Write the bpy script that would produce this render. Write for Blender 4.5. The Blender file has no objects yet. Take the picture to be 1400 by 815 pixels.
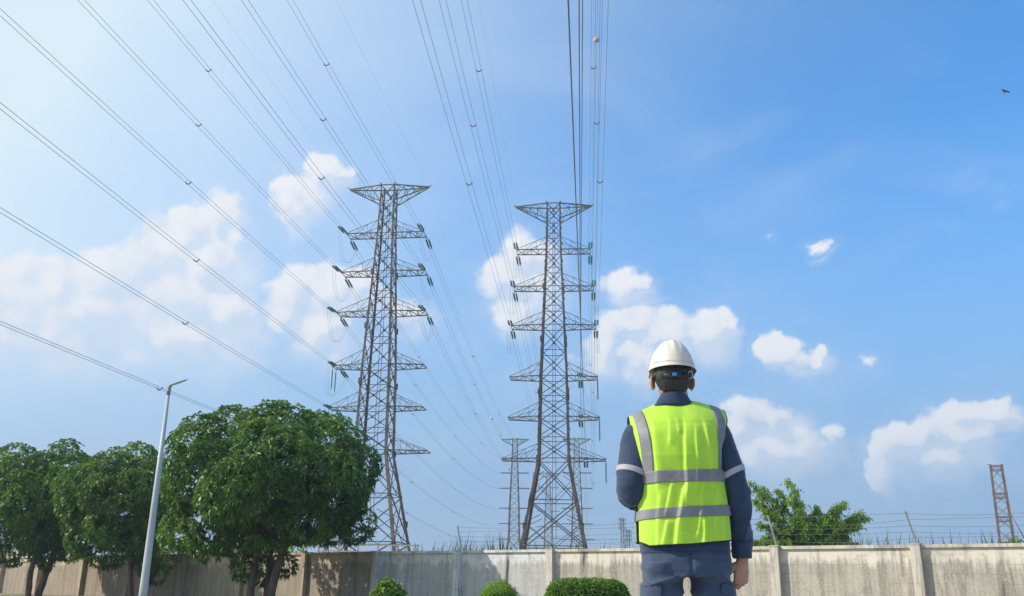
import bpy, math, random
import numpy as np
from mathutils import Vector, Matrix

R = math.radians
scene = bpy.context.scene
COL = scene.collection
rng = np.random.default_rng(7)
random.seed(7)

# ------------------------------------------------------------------ camera
cam_d = bpy.data.cameras.new('camera')
cam = bpy.data.objects.new('camera', cam_d)
COL.objects.link(cam)
cam_d.sensor_width = 36.0
cam_d.lens = 36.0 * 1250 / 1400
cam_d.clip_start = 0.1
cam_d.clip_end = 20000
_p, _r = R(17.4), R(0.75)
_F = Vector((0, math.cos(_p), math.sin(_p)))
_U0 = Vector((0, -math.sin(_p), math.cos(_p)))
_R0 = Vector((1, 0, 0))
_Rt = _R0 * math.cos(_r) + _U0 * math.sin(_r)
_Up = _U0 * math.cos(_r) - _R0 * math.sin(_r)
_m = Matrix((_Rt, _Up, -_F)).transposed().to_4x4()
_m.translation = (0, 0, 0.8)
cam.matrix_world = _m
scene.camera = cam

# ------------------------------------------------------------------ light
SUN_ANG = R(187)                 # direction to the sun, counter-clockwise from +X
SUN_EL = R(34)
SUN_DIR = Vector((math.cos(SUN_ANG) * math.cos(SUN_EL), math.sin(SUN_ANG) * math.cos(SUN_EL), math.sin(SUN_EL)))
sd = bpy.data.lights.new('sun', 'SUN')
sd.energy = 3.7
sd.angle = R(0.5)
sd.color = (1.0, 0.93, 0.82)
sun = bpy.data.objects.new('sun', sd)
COL.objects.link(sun)
sun.rotation_euler = SUN_DIR.to_track_quat('Z', 'Y').to_euler()
sun.location = (-40, -20, 60)

scene.view_settings.view_transform = 'Standard'
scene.view_settings.look = 'None'
scene.view_settings.gamma = 1
scene.view_settings.use_curve_mapping = False
scene.view_settings.exposure = 0.3

world = bpy.data.worlds.new('World')
scene.world = world
world.use_nodes = True
SKY_STRENGTH = 0.15


class NT:
    """tiny helper to write node trees"""
    def __init__(s, tree):
        s.t = tree; s.n = tree.nodes; s.l = tree.links

    def node(s, typ, **kw):
        nd = s.n.new(typ)
        for k, v in kw.items():
            setattr(nd, k, v)
        return nd

    def put(s, sock, v):
        if hasattr(v, 'is_output') or isinstance(v, bpy.types.NodeSocket):
            s.l.new(v, sock)
        else:
            sock.default_value = v

    def math(s, op, a, b=None, c=None, clamp=False):
        nd = s.node('ShaderNodeMath', operation=op, use_clamp=clamp)
        s.put(nd.inputs[0], a)
        if b is not None: s.put(nd.inputs[1], b)
        if c is not None: s.put(nd.inputs[2], c)
        return nd.outputs[0]

    def vmath(s, op, a, b=None):
        nd = s.node('ShaderNodeVectorMath', operation=op)
        s.put(nd.inputs[0], a)
        if b is not None: s.put(nd.inputs[1], b)
        return nd.outputs['Value'] if op in ('DOT_PRODUCT', 'LENGTH') else nd.outputs[0]

    def smooth(s, v, lo, hi, a=0.0, b=1.0):
        nd = s.node('ShaderNodeMapRange', interpolation_type='SMOOTHSTEP')
        s.put(nd.inputs[0], v); s.put(nd.inputs[1], lo); s.put(nd.inputs[2], hi)
        s.put(nd.inputs[3], a); s.put(nd.inputs[4], b)
        return nd.outputs[0]

    def noise(s, vec, scale, detail=4, rough=0.5, dist=0.0):
        nd = s.node('ShaderNodeTexNoise')
        s.put(nd.inputs['Vector'], vec)
        nd.inputs['Scale'].default_value = scale
        nd.inputs['Detail'].default_value = detail
        nd.inputs['Roughness'].default_value = rough
        nd.inputs['Distortion'].default_value = dist
        return nd.outputs['Fac']

    def mix(s, fac, a, b, blend='MIX'):
        nd = s.node('ShaderNodeMix', data_type='RGBA', blend_type=blend)
        s.put(nd.inputs[0], fac)
        for i, v in ((6, a), (7, b)):
            if isinstance(v, tuple) and len(v) == 3: v = (*v, 1)
            s.put(nd.inputs[i], v)
        return nd.outputs[2]

    def scalevec(s, vec, xyz):
        nd = s.node('ShaderNodeVectorMath', operation='MULTIPLY')
        s.put(nd.inputs[0], vec); nd.inputs[1].default_value = xyz
        return nd.outputs[0]


# ---- sky: Nishita + cumulus that live in the directions of the sky
# azimuth (deg right of +Y), elevation (deg), half widths (deg), weight
CLOUDS = [
    (-30.0, 15.7, 1.65, 1.51, 1), (-28.0, 16.3, 1.91, 1.45, 1), (-25.9, 16.8, 1.78, 1.65, 1), (-23.8, 17.8, 1.85, 2.01, 1), (-22.1, 19.0, 1.78, 1.95, 1),
    (-20.7, 20.5, 1.21, 1.28, 1), (-19.2, 21.4, 1.33, 1.46, 1), (-18.2, 20.3, 1.07, 0.95, 1), (-19.4, 18.7, 2.41, 1.72, 1), (-21.5, 16.3, 3.83, 2.13, 1),
    (-25.8, 14.9, 4.40, 2.26, 1), (-29.5, 14.0, 2.59, 2.38, 1), (-18.5, 15.8, 3.06, 1.95, 0.9), (-27.8, 13.0, 4.21, 1.61, 0.8), (-20.4, 14.1, 5.14, 1.71, 0.75),
    (-12.7, 24.9, 1.25, 0.96, 1), (-13.8, 23.4, 1.61, 1.14, 1), (-15.1, 23.1, 1.12, 0.79, 1), (-14.4, 22.2, 1.12, 0.97, 0.95), (-11.7, 24.7, 0.87, 0.79, 0.9),
    (-13.5, 18.0, 1.93, 1.33, 1), (-14.3, 16.6, 2.04, 1.69, 1), (-11.9, 17.5, 2.32, 1.61, 1), (-10.0, 18.0, 1.64, 1.26, 1), (-12.2, 15.4, 3.22, 1.70, 0.85),
    (-6.7, 16.4, 1.89, 1.36, 0.6), (0.9, 20.3, 1.95, 1.37, 1), (-0.5, 18.7, 1.84, 1.56, 1), (1.7, 18.4, 2.17, 1.74, 1), (0.0, 16.8, 2.15, 1.28, 0.85),
    (7.2, 18.4, 2.27, 1.18, 0.72), (7.6, 15.9, 2.79, 1.27, 0.95), (9.9, 15.4, 2.84, 1.44, 1), (12.2, 15.3, 1.81, 1.34, 1), (13.4, 15.7, 1.17, 0.89, 1),
    (8.5, 13.8, 3.20, 1.54, 0.85), (5.7, 14.5, 1.87, 1.82, 0.8), (16.9, 13.9, 1.12, 0.79, 1), (17.8, 13.3, 1.27, 0.70, 1), (19.1, 13.4, 0.92, 0.60, 0.95),
    (19.6, 19.9, 1.47, 0.65, 0.62), (19.9, 19.8, 1.03, 0.43, 0.7), (16.9, 20.8, 1.08, 0.79, 0), (22.0, 12.9, 1.45, 0.93, 0.34), (14.8, 10.3, 1.97, 1.05, 1),
    (16.3, 9.8, 1.77, 1.04, 1), (14.1, 9.4, 1.89, 1.22, 0.95), (17.4, 8.3, 2.47, 1.28, 0.8), (15.3, 8.1, 2.52, 1.30, 0.75), (19.6, 8.8, 1.22, 0.85, 0.6),
    (27.7, 9.8, 1.16, 0.60, 1), (25.9, 9.4, 1.48, 0.89, 1), (24.3, 8.8, 1.51, 1.07, 1), (23.0, 8.7, 1.16, 0.99, 1), (22.1, 7.9, 1.02, 1.08, 1),
    (22.0, 6.6, 0.86, 1.07, 0.95), (21.7, 7.7, 0.87, 0.83, 0.9), (26.2, 8.3, 2.18, 1.05, 0.85), (24.9, 7.5, 2.58, 1.05, 0.7), (28.7, 9.1, 1.06, 0.55, 0.8),
    (28.8, 22.6, 2.27, 1.59, -0.08), (30.4, 21.4, 2.36, 1.34, -0.05), (27.7, 19.9, 2.09, 1.22, -0.12), (-3.9, 8.4, 2.28, 1.16, -0.08), (-2.8, 14.5, 3.78, 2.74, -0.15),
    (-24.5, 14.2, 11.90, 3.95, -0.05), (-18.4, 15.3, 8.96, 4.12, -0.05), (-12.7, 15.8, 7.44, 3.79, -0.05), (8.5, 14.3, 8.53, 3.85, -0.05), (17.4, 8.3, 7.56, 3.22, -0.05),
    (26.1, 7.5, 6.28, 2.82, -0.05), (0.7, 17.1, 5.25, 3.66, -0.05),
]


def clouds(k, d):
    """returns (core, lit difference) of the cumulus field for sky direction d"""
    sx = k.node('ShaderNodeSeparateXYZ'); k.put(sx.inputs[0], d)
    az = k.math('MULTIPLY', k.math('ARCTAN2', sx.outputs[0], sx.outputs[1]), 57.29578)
    el = k.math('MULTIPLY', k.math('ARCSINE', sx.outputs[2]), 57.29578)
    wp = k.noise(d, 26.0, 4, .55).node                         # ragged outlines
    ws = k.node('ShaderNodeSeparateColor'); k.put(ws.inputs[0], wp.outputs['Color'])
    az = k.math('ADD', az, k.math('MULTIPLY_ADD', ws.outputs[0], 3.4, -1.7))
    el = k.math('ADD', el, k.math('MULTIPLY_ADD', ws.outputs[1], 2.6, -1.3))
    best = bes2 = None
    for (a, e, w, h, wt) in CLOUDS:
        dx = k.math('MULTIPLY_ADD', az, 1.0 / w, -a / w)
        dy = k.math('MULTIPLY_ADD', el, 1.0 / h, -e / h)
        d2 = k.math('ADD', dy, 0.9 / h)                          # the same a little towards the sun
        dy = k.math('MAXIMUM', dy, k.math('MULTIPLY', dy, -0.68))   # longer, softer underside
        x2 = k.math('MULTIPLY', dx, dx)
        x3 = k.math('SUBTRACT', dx, 0.6 / w)
        v = k.math('MULTIPLY_ADD', k.math('SQRT', k.math('MULTIPLY_ADD', dy, dy, x2)), -1.0, wt)
        v2 = k.math('MULTIPLY_ADD', k.math('SQRT', k.math('MULTIPLY_ADD', d2, d2, k.math('MULTIPLY', x3, x3))), -1.0, wt)
        best = v if best is None else k.math('SMOOTH_MAX', best, v, 0.25)
        bes2 = v2 if bes2 is None else k.math('MAXIMUM', bes2, v2)

    def lumps(vec):
        n1 = k.noise(vec, 10.0, 8, 0.55, 0.1); nn = n1.node
        wv = k.vmath('ADD', vec, k.scalevec(nn.outputs['Color'], (.03, .03, .03)))
        vo = k.node('ShaderNodeTexVoronoi', feature='F1')
        k.put(vo.inputs['Vector'], wv)
        vo.inputs['Scale'].default_value = 34
        vo.inputs['Detail'].default_value = 1.0
        return k.math('MULTIPLY_ADD', k.math('SUBTRACT', n1, 0.5), 0.80, k.math('MULTIPLY', k.math('SUBTRACT', 0.42, vo.outputs['Distance']), 0.34))

    l1 = lumps(d)
    l2 = lumps(k.vmath('ADD', d, (-0.014, -0.003, 0.018)))
    core = k.math('ADD', k.math('ADD', best, .20), l1)
    diff = k.math('MULTIPLY_ADD', k.math('SUBTRACT', best, bes2), .30, k.math('MULTIPLY', k.math('SUBTRACT', l1, l2), .75))
    return core, diff, k.math('SUBTRACT', best, bes2)


def build_world():
    k = NT(world.node_tree)
    k.n.clear()
    out = k.node('ShaderNodeOutputWorld')
    bg = k.node('ShaderNodeBackground')
    sky = k.node('ShaderNodeTexSky', sky_type='NISHITA', sun_disc=False)
    sky.sun_elevation = SUN_EL
    sky.sun_rotation = math.pi / 2 - SUN_ANG
    sky.altitude = 0
    sky.air_density = 1.0
    sky.dust_density = 1.4
    sky.ozone_density = 2.2
    tc = k.node('ShaderNodeTexCoord')
    d = k.vmath('NORMALIZE', tc.outputs['Generated'])
    sep = k.node('ShaderNodeSeparateXYZ'); k.put(sep.inputs[0], d)
    sz = sep.outputs[2]
    # humid air: the sky lifts towards white round the sun and dulls towards the horizon
    sdot = k.vmath('DOT_PRODUCT', d, tuple(SUN_DIR))
    glow = k.math('POWER', k.math('MAXIMUM', k.math('MULTIPLY_ADD', sdot, .5, .5), 0.0), 5.0)
    glow = k.math('MULTIPLY', glow, k.math('MULTIPLY_ADD', k.noise(d, 3.0, 3, .5), .6, .7))
    base = k.mix(1.0, sky.outputs[0], (*SKY_TINT, 1), 'MULTIPLY')
    base = k.mix(k.smooth(sz, 0.05, 0.52, .97, 0.0), base, HAZE_COL)
    base = k.mix(k.math('MULTIPLY', k.math('MULTIPLY', glow, GLOW_AMT), k.smooth(sz, .02, .30, .22, 1.0), clamp=True), base, GLOW_COL)
    # thin high veil
    wisp = k.noise(k.scalevec(d, (2.0, 2.0, 5.0)), 2.2, 6, .55, .6)
    base = k.mix(k.math('MULTIPLY', k.smooth(wisp, .42, .85), 0.20), base, (3.9, 4.4, 5.0))
    core, diff, mg = clouds(k, d)
    # soft grey-blue body below, dissolving; brighter billows on the side of the sun
    body = k.smooth(core, -0.62, 0.45)
    dens = k.smooth(core, -0.05, 0.46)
    lit = k.smooth(diff, -0.26, 0.34)
    low = k.smooth(sz, 0.08, 0.34)
    shade = k.mix(low, (3.25, 3.75, 4.55), (3.75, 4.2, 4.85))
    bright = k.mix(low, (4.3, 4.5, 4.95), (4.85, 4.95, 5.15))
    ccol = k.mix(lit, shade, bright)
    under = k.smooth(mg, -0.75, 0.10, 0.12, 1.0)
    solid = k.math('MULTIPLY', k.smooth(lit, 0, .6, .62, .96), under)
    alpha = k.math('MULTIPLY', dens, solid)
    alpha = k.math('MAXIMUM', alpha, k.math('MULTIPLY', k.math('MULTIPLY', body, .74), k.smooth(mg, -.35, .25, 1.0, .15)))
    alpha = k.math('MULTIPLY', alpha, k.smooth(sz, 0.02, 0.15))
    col = k.mix(alpha, base, ccol)
    k.put(bg.inputs[0], col)
    bg.inputs[1].default_value = SKY_STRENGTH
    k.l.new(bg.outputs[0], out.inputs[0])
    world.cycles.sampling_method = 'MANUAL'
    world.cycles.sample_map_resolution = 512


SKY_TINT = (0.34, 1.0, 1.46)
GLOW_AMT = 3.9
GLOW_COL = (3.95, 4.7, 5.25)
HAZE_COL = (1.60, 2.55, 3.95)
build_world()


# ------------------------------------------------------------------ helpers
def tag(o, label=None, cat=None, group=None, kind=None):
    if label: o['label'] = label
    if cat: o['category'] = cat
    if group: o['group'] = group
    if kind: o['kind'] = kind
    return o


def empty(name, loc=(0, 0, 0), rz=0.0):
    o = bpy.data.objects.new(name, None)
    o.empty_display_size = 0.3
    COL.objects.link(o)
    o.location = loc
    o.rotation_euler = (0, 0, rz)
    return o


def mesh_obj(name, verts, faces, mat=None, parent=None, smooth=False):
    me = bpy.data.meshes.new(name)
    me.from_pydata([tuple(v) for v in verts], [], [tuple(f) for f in faces])
    me.update()
    if smooth:
        me.polygons.foreach_set('use_smooth', [True] * len(me.polygons))
    if mat: me.materials.append(mat)
    o = bpy.data.objects.new(name, me)
    COL.objects.link(o)
    if parent: o.parent = parent
    return o


def copy_tree(o, parent=None):
    c = o.copy(); COL.objects.link(c)
    if parent: c.parent = parent
    for ch in [x for x in scene.objects if x.parent == o]:
        copy_tree(ch, c)
    return c


class MB:
    """collects pieces of ONE mesh"""
    def __init__(s): s.v = []; s.f = []

    def add(s, vs, fs):
        b = len(s.v)
        s.v.extend([tuple(map(float, v)) for v in vs]); s.f.extend([tuple(i + b for i in f) for f in fs])
        return s

    def box(s, x0, y0, z0, x1, y1, z1):
        v = [(x, y, z) for z in (z0, z1) for y in (y0, y1) for x in (x0, x1)]
        return s.add(v, [(0, 2, 3, 1), (4, 5, 7, 6), (0, 1, 5, 4), (2, 6, 7, 3), (0, 4, 6, 2), (1, 3, 7, 5)])

    def bar(s, p, q, w, w2=None):
        """square section member from p to q"""
        p = np.array(p, float); q = np.array(q, float); w2 = w if w2 is None else w2
        d = q - p; L = np.linalg.norm(d)
        if L < 1e-6: return s
        d /= L
        a = np.cross(d, (0, 0, 1.0) if abs(d[2]) < .95 else (1.0, 0, 0)); a /= np.linalg.norm(a)
        b = np.cross(d, a)
        v = []
        for c, ww in ((p, w), (q, w2)):
            for i, j in ((-1, -1), (1, -1), (1, 1), (-1, 1)):
                v.append(c + a * i * ww / 2 + b * j * ww / 2)
        return s.add(v, [(3, 2, 1, 0), (4, 5, 6, 7), (0, 1, 5, 4), (1, 2, 6, 5), (2, 3, 7, 6), (3, 0, 4, 7)])

    def angle(s, p, q, w, out=(1, 1, 0)):
        """L shaped angle iron from p to q, flanges turned away from `out`"""
        p = np.array(p, float); q = np.array(q, float)
        t = w * .22
        ox = np.sign(out[0]) or 1.0; oy = np.sign(out[1]) or 1.0
        prof = [(0, 0), (-ox * w, 0), (-ox * w, -oy * t), (-ox * t, -oy * t), (-ox * t, -oy * w), (0, -oy * w)]
        v = [c + np.array((x, y, 0)) for c in (p, q) for x, y in prof]
        n = 6
        fs = [tuple(range(n)), tuple(range(2 * n - 1, n - 1, -1))]
        fs += [(i, (i + 1) % n, n + (i + 1) % n, n + i) for i in range(n)]
        return s.add(v, fs)

    def tube(s, pts, radii, n=8, caps=True):
        pts = [np.array(p, float) for p in pts]
        if not hasattr(radii, '__len__'): radii = [radii] * len(pts)
        b = len(s.v); up = None
        for i, p in enumerate(pts):
            d = pts[min(i + 1, len(pts) - 1)] - pts[max(i - 1, 0)]
            d = d / (np.linalg.norm(d) + 1e-12)
            if up is None:
                up = np.array((0, 0, 1.0)) if abs(d[2]) < .9 else np.array((0, 1.0, 0))
            a = np.cross(d, up); a /= (np.linalg.norm(a) + 1e-12); c = np.cross(a, d); up = c
            for k in range(n):
                t = 2 * math.pi * k / n
                s.v.append(tuple(p + (a * math.cos(t) + c * math.sin(t)) * radii[i]))
        for i in range(len(pts) - 1):
            for k in range(n):
                s.f.append((b + i * n + k, b + i * n + (k + 1) % n, b + (i + 1) * n + (k + 1) % n, b + (i + 1) * n + k))
        if caps:
            s.f.append(tuple(b + k for k in range(n - 1, -1, -1)))
            s.f.append(tuple(b + (len(pts) - 1) * n + k for k in range(n)))
        return s

    def loft(s, rings):
        """closed loft through rings of equal length"""
        b = len(s.v); n = len(rings[0])
        for r in rings: s.v.extend([tuple(map(float, p)) for p in r])
        for i in range(len(rings) - 1):
            for k in range(n):
                s.f.append((b + i * n + k, b + i * n + (k + 1) % n, b + (i + 1) * n + (k + 1) % n, b + (i + 1) * n + k))
        s.f.append(tuple(b + k for k in range(n - 1, -1, -1)))
        s.f.append(tuple(b + (len(rings) - 1) * n + k for k in range(n)))
        return s

    def ellipsoid(s, c, r, nu=24, nv=16):
        rings = []
        for i in range(nv + 1):
            ph = -math.pi / 2 + math.pi * i / nv
            ph = max(min(ph, math.pi / 2 - .03), -math.pi / 2 + .03)
            rings.append([(c[0] + r[0] * math.cos(ph) * math.cos(2 * math.pi * k / nu),
                           c[1] + r[1] * math.cos(ph) * math.sin(2 * math.pi * k / nu),
                           c[2] + r[2] * math.sin(ph)) for k in range(nu)])
        return s.loft(rings)

    def build(s, name, mat=None, parent=None, smooth=False):
        return mesh_obj(name, s.v, s.f, mat, parent, smooth)


def hash3(ix, iy, iz, seed):
    h = (ix.astype(np.int64) * 374761393 + iy.astype(np.int64) * 668265263 + iz.astype(np.int64) * 2147483647 + seed * 1013904223) & 0xffffffff
    h = ((h ^ (h >> 13)) * 1274126177) & 0xffffffff
    h = (h ^ (h >> 16)) & 0xffffff
    return h / float(0xffffff)


def vnoise(P, seed=0):
    """value noise in [-1, 1] for an (N,3) array"""
    P = np.asarray(P, float); I = np.floor(P); f = P - I; f = f * f * (3 - 2 * f); I = I.astype(np.int64)
    r = 0
    for dx in (0, 1):
        for dy in (0, 1):
            for dz in (0, 1):
                w = (f[:, 0] if dx else 1 - f[:, 0]) * (f[:, 1] if dy else 1 - f[:, 1]) * (f[:, 2] if dz else 1 - f[:, 2])
                r = r + w * hash3(I[:, 0] + dx, I[:, 1] + dy, I[:, 2] + dz, seed)
    return r * 2 - 1


# ------------------------------------------------------------------ materials
def material(name, col, rough=.6, metal=0.0, var=None, scale=5.0, bump=0.0, bscale=40.0, spec=.5, stretch=(1, 1, 1), thr=(.35, .65)):
    """principled with a noise blend towards a second real colour and an optional bump"""
    m = bpy.data.materials.new(name); m.use_nodes = True
    k = NT(m.node_tree); b = k.n['Principled BSDF']
    tc = k.node('ShaderNodeTexCoord')
    vec = k.scalevec(tc.outputs['Object'], stretch)
    if var:
        fac = k.smooth(k.noise(vec, scale, 6, .6), thr[0], thr[1])
        k.put(b.inputs['Base Color'], k.mix(fac, col, var))
    else:
        b.inputs['Base Color'].default_value = (*col, 1)
    b.inputs['Roughness'].default_value = rough
    b.inputs['Metallic'].default_value = metal
    b.inputs['Specular IOR Level'].default_value = spec
    if bump:
        bp = k.node('ShaderNodeBump')
        bp.inputs['Strength'].default_value = bump
        bp.inputs['Distance'].default_value = .01
        k.put(bp.inputs['Height'], k.noise(vec, bscale, 5, .6))
        k.put(b.inputs['Normal'], bp.outputs[0])
    return m


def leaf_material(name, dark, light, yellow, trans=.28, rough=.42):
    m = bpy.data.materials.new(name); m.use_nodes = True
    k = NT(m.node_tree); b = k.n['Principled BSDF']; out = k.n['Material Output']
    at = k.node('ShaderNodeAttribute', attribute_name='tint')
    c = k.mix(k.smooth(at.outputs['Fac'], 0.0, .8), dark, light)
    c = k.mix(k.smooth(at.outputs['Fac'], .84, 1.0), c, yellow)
    k.put(b.inputs['Base Color'], c)
    b.inputs['Roughness'].default_value = rough
    b.inputs['Specular IOR Level'].default_value = .45
    tr = k.node('ShaderNodeBsdfTranslucent')
    k.put(tr.inputs[0], k.mix(.5, c, (light[0] * 1.6, light[1] * 1.6, light[2] * .8)))
    mx = k.node('ShaderNodeMixShader'); mx.inputs[0].default_value = trans
    k.l.new(b.outputs[0], mx.inputs[1]); k.l.new(tr.outputs[0], mx.inputs[2]); k.l.new(mx.outputs[0], out.inputs[0])
    return m


M = {}
M['rust'] = material('rusty_leg_steel', (.125, .075, .045), .8, .0, (.165, .125, .09), 1.2, stretch=(1, 1, .35))
M['steel'] = material('weathered_lattice_steel', (.12, .105, .075), .7, .0, (.09, .06, .038), .8)
M['armsteel'] = material('dull_green_grey_steel', (.13, .142, .105), .65, .0, (.10, .085, .06), .7)
M['insul'] = material('green_glass_insulator', (.012, .17, .14), .30, .0, (.03, .20, .17), 3)
M['wire'] = material('aluminium_conductor', (.28, .40, .48), .5, .0, (.33, .43, .50), .3)
M['darkwire'] = material('blackened_conductor', (.13, .16, .18), .5, .0, (.17, .20, .22), .3)
M['galv'] = material('galvanised_pole', (.50, .52, .54), .5, .0, (.40, .42, .44), 3, stretch=(1, 1, .3))
M['dullgalv'] = material('dull_galvanised_steel', (.36, .37, .38), .5, .0, (.27, .28, .28), 5)
M['bark'] = material('brown_bark', (.17, .125, .095), .9, .0, (.09, .065, .05), 7, .6, 25, stretch=(1, 1, .3))
M['leafmango'] = leaf_material('mango_leaves', (.026, .086, .016), (.145, .275, .042), (.34, .36, .04), .24, .40)
M['leafhedge'] = leaf_material('hedge_leaves', (.05, .125, .016), (.17, .31, .035), (.26, .36, .05))
M['leafloose'] = leaf_material('feathery_leaves', (.09, .19, .018), (.27, .43, .05), (.40, .48, .07), .42)
M['reed'] = leaf_material('reed_blades', (.08, .11, .045), (.14, .17, .065), (.28, .25, .13), .3)


# ------------------------------------------------------------------ ground
def ground_material():
    m = bpy.data.materials.new('dry_grass_ground'); m.use_nodes = True
    k = NT(m.node_tree); b = k.n['Principled BSDF']
    tc = k.node('ShaderNodeTexCoord')
    n = k.noise(tc.outputs['Object'], .25, 8, .65)
    n2 = k.noise(tc.outputs['Object'], 9.0, 6, .7)
    c = k.mix(k.smooth(n, .4, .62), (.17, .17, .075), (.36, .31, .22))
    c = k.mix(k.math('MULTIPLY', n2, .5), c, (.13, .15, .06))
    k.put(b.inputs['Base Color'], c); b.inputs['Roughness'].default_value = .95
    bp = k.node('ShaderNodeBump'); bp.inputs['Distance'].default_value = .05
    k.put(bp.inputs['Height'], n2); k.put(b.inputs['Normal'], bp.outputs[0])
    return m


tag(mesh_obj('ground', [(-2000, -600, 0), (2000, -600, 0), (2000, 2600, 0), (-2000, 2600, 0)], [(0, 1, 2, 3)], ground_material()), kind='structure')
pv = MB()
pv.box(-60, -30, -.2, 60, 14.0, .004)
pv.box(-60, 14.0, -.2, 60, 14.18, .13)
tag(pv.build('pavement', material('pale_concrete_pavement', (.44, .42, .385), .9, 0, (.36, .34, .31), 1.5, .3, 60)), kind='structure')

# ------------------------------------------------------------------ humid air
hz = MB().box(-2010, -610, -1.0, 2010, 2610, 62)
hm = bpy.data.materials.new('haze'); hm.use_nodes = True
hk = NT(hm.node_tree); hk.n.remove(hk.n['Principled BSDF'])
pv_ = hk.node('ShaderNodeVolumePrincipled')
pv_.inputs['Color'].default_value = (.74, .87, 1.0, 1)
pv_.inputs['Density'].default_value = .0006
pv_.inputs['Anisotropy'].default_value = .2
hk.l.new(pv_.outputs[0], hk.n['Material Output'].inputs['Volume'])
tag(hz.build('haze', hm), kind='stuff')

# ------------------------------------------------------------------ boundary wall
WA = np.array((-37.568, 70.306)) * .767
WB = np.array((16.796, 30.768)) * .767
WU = (WB - WA) / np.linalg.norm(WB - WA)
WANG = math.atan2(WU[1], WU[0])
WALL_TOP = 1.95
POSTS = [.80, 6.03, 11.6, 16.95, 22.4, 27.9, 33.1, 38.3, 43.6, 48.8, 53.95, 58.9, 63.9]
POSTS = [p * .767 for p in POSTS]
while POSTS[-1] < 74: POSTS.append(POSTS[-1] + 3.95)
while POSTS[0] > -60: POSTS.insert(0, POSTS[0] - 4.05)


def wall_material(name, pale, dirt, waterline=True):
    m = bpy.data.materials.new(name); m.use_nodes = True
    k = NT(m.node_tree); b = k.n['Principled BSDF']
    tc = k.node('ShaderNodeTexCoord'); o = tc.outputs['Object']
    sep = k.node('ShaderNodeSeparateXYZ'); k.put(sep.inputs[0], o)
    big = k.noise(k.scalevec(o, (1, 1, .8)), .8, 5, .6)
    streak = k.noise(k.scalevec(o, (7, 7, .55)), 1.0, 6, .65, .4)
    fine = k.noise(o, 16, 6, .7)
    runs = k.noise(k.scalevec(o, (2.6, 2.6, .22)), 1.0, 4, .6, .3)
    edge = k.math('ADD', 1.62, k.math('MULTIPLY', k.math('SUBTRACT', streak, .5), .8))
    edge = k.math('ADD', edge, k.math('MULTIPLY', k.math('SUBTRACT', big, .5), 1.1))
    low = k.smooth(k.math('SUBTRACT', edge, sep.outputs[2]), -.03, .22)
    d = k.math('MULTIPLY', low, k.math('MULTIPLY_ADD', streak, 1.3, .08)) if waterline else k.math('MULTIPLY', k.smooth(streak, .40, .66), .8)
    d = k.math('ADD', d, k.math('MULTIPLY', k.smooth(runs, .52, .64), .75), clamp=True)
    d = k.math('MULTIPLY', d, k.smooth(fine, .22, .62, .55, 1.0))
    # base tone set by position along the wall: tan, then paler grey, then cream
    sx = k.math('ADD', sep.outputs[0], k.math('MULTIPLY_ADD', big, .6, -.3))
    grey = k.math('MULTIPLY', k.smooth(sx, 29.2, 29.5), k.smooth(sx, 36.2, 38.2, 1.0, 0.0))
    tan = k.smooth(sx, 29.2, 29.5, 1.0, 0.0)
    pale_ = k.mix(tan, k.mix(grey, pale, (.70, .70, .68)), (.56, .47, .37))
    dirt_ = k.mix(tan, k.mix(grey, dirt, (.36, .355, .345)), (.27, .22, .175))
    c = k.mix(d, pale_, dirt_)
    patch = k.noise(k.scalevec(o, (1, 1, 1)), 2.6, 7, .68, .5)
    c = k.mix(k.math('MULTIPLY', k.smooth(patch, .50, .68), .5), c, dirt_)
    c = k.mix(k.math('MULTIPLY', k.smooth(patch, .30, .42, 1.0, 0.0), .35), c, pale_)
    c = k.mix(k.smooth(runs, .64, .75), c, (.075, .07, .06))
    c = k.mix(k.math('MULTIPLY', k.smooth(fine, .62, .75), .35), c, (.08, .075, .065))
    if waterline:
        br = k.node('ShaderNodeTexBrick')
        cmb = k.node('ShaderNodeCombineXYZ')
        k.put(cmb.inputs[0], sep.outputs[0]); k.put(cmb.inputs[1], sep.outputs[2])
        k.put(br.inputs['Vector'], cmb.outputs[0])
        br.inputs['Scale'].default_value = 1.0
        br.inputs['Brick Width'].default_value = .55
        br.inputs['Row Height'].default_value = .24
        br.inputs['Mortar Size'].default_value = .012
        br.inputs['Mortar Smooth'].default_value = .4
        fade = k.math('MULTIPLY', br.outputs['Fac'], k.smooth(k.noise(o, 1.3, 4, .6), .42, .66, .04, .36))
        c = k.mix(fade, c, (.13, .12, .11))
    k.put(b.inputs['Base Color'], c)
    b.inputs['Roughness'].default_value = .92
    b.inputs['Specular IOR Level'].default_value = .2
    bp = k.node('ShaderNodeBump'); bp.inputs['Distance'].default_value = .012; bp.inputs['Strength'].default_value = .7
    k.put(bp.inputs['Height'], k.math('ADD', fine, k.math('MULTIPLY', streak, .5))); k.put(b.inputs['Normal'], bp.outputs[0])
    return m


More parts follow.
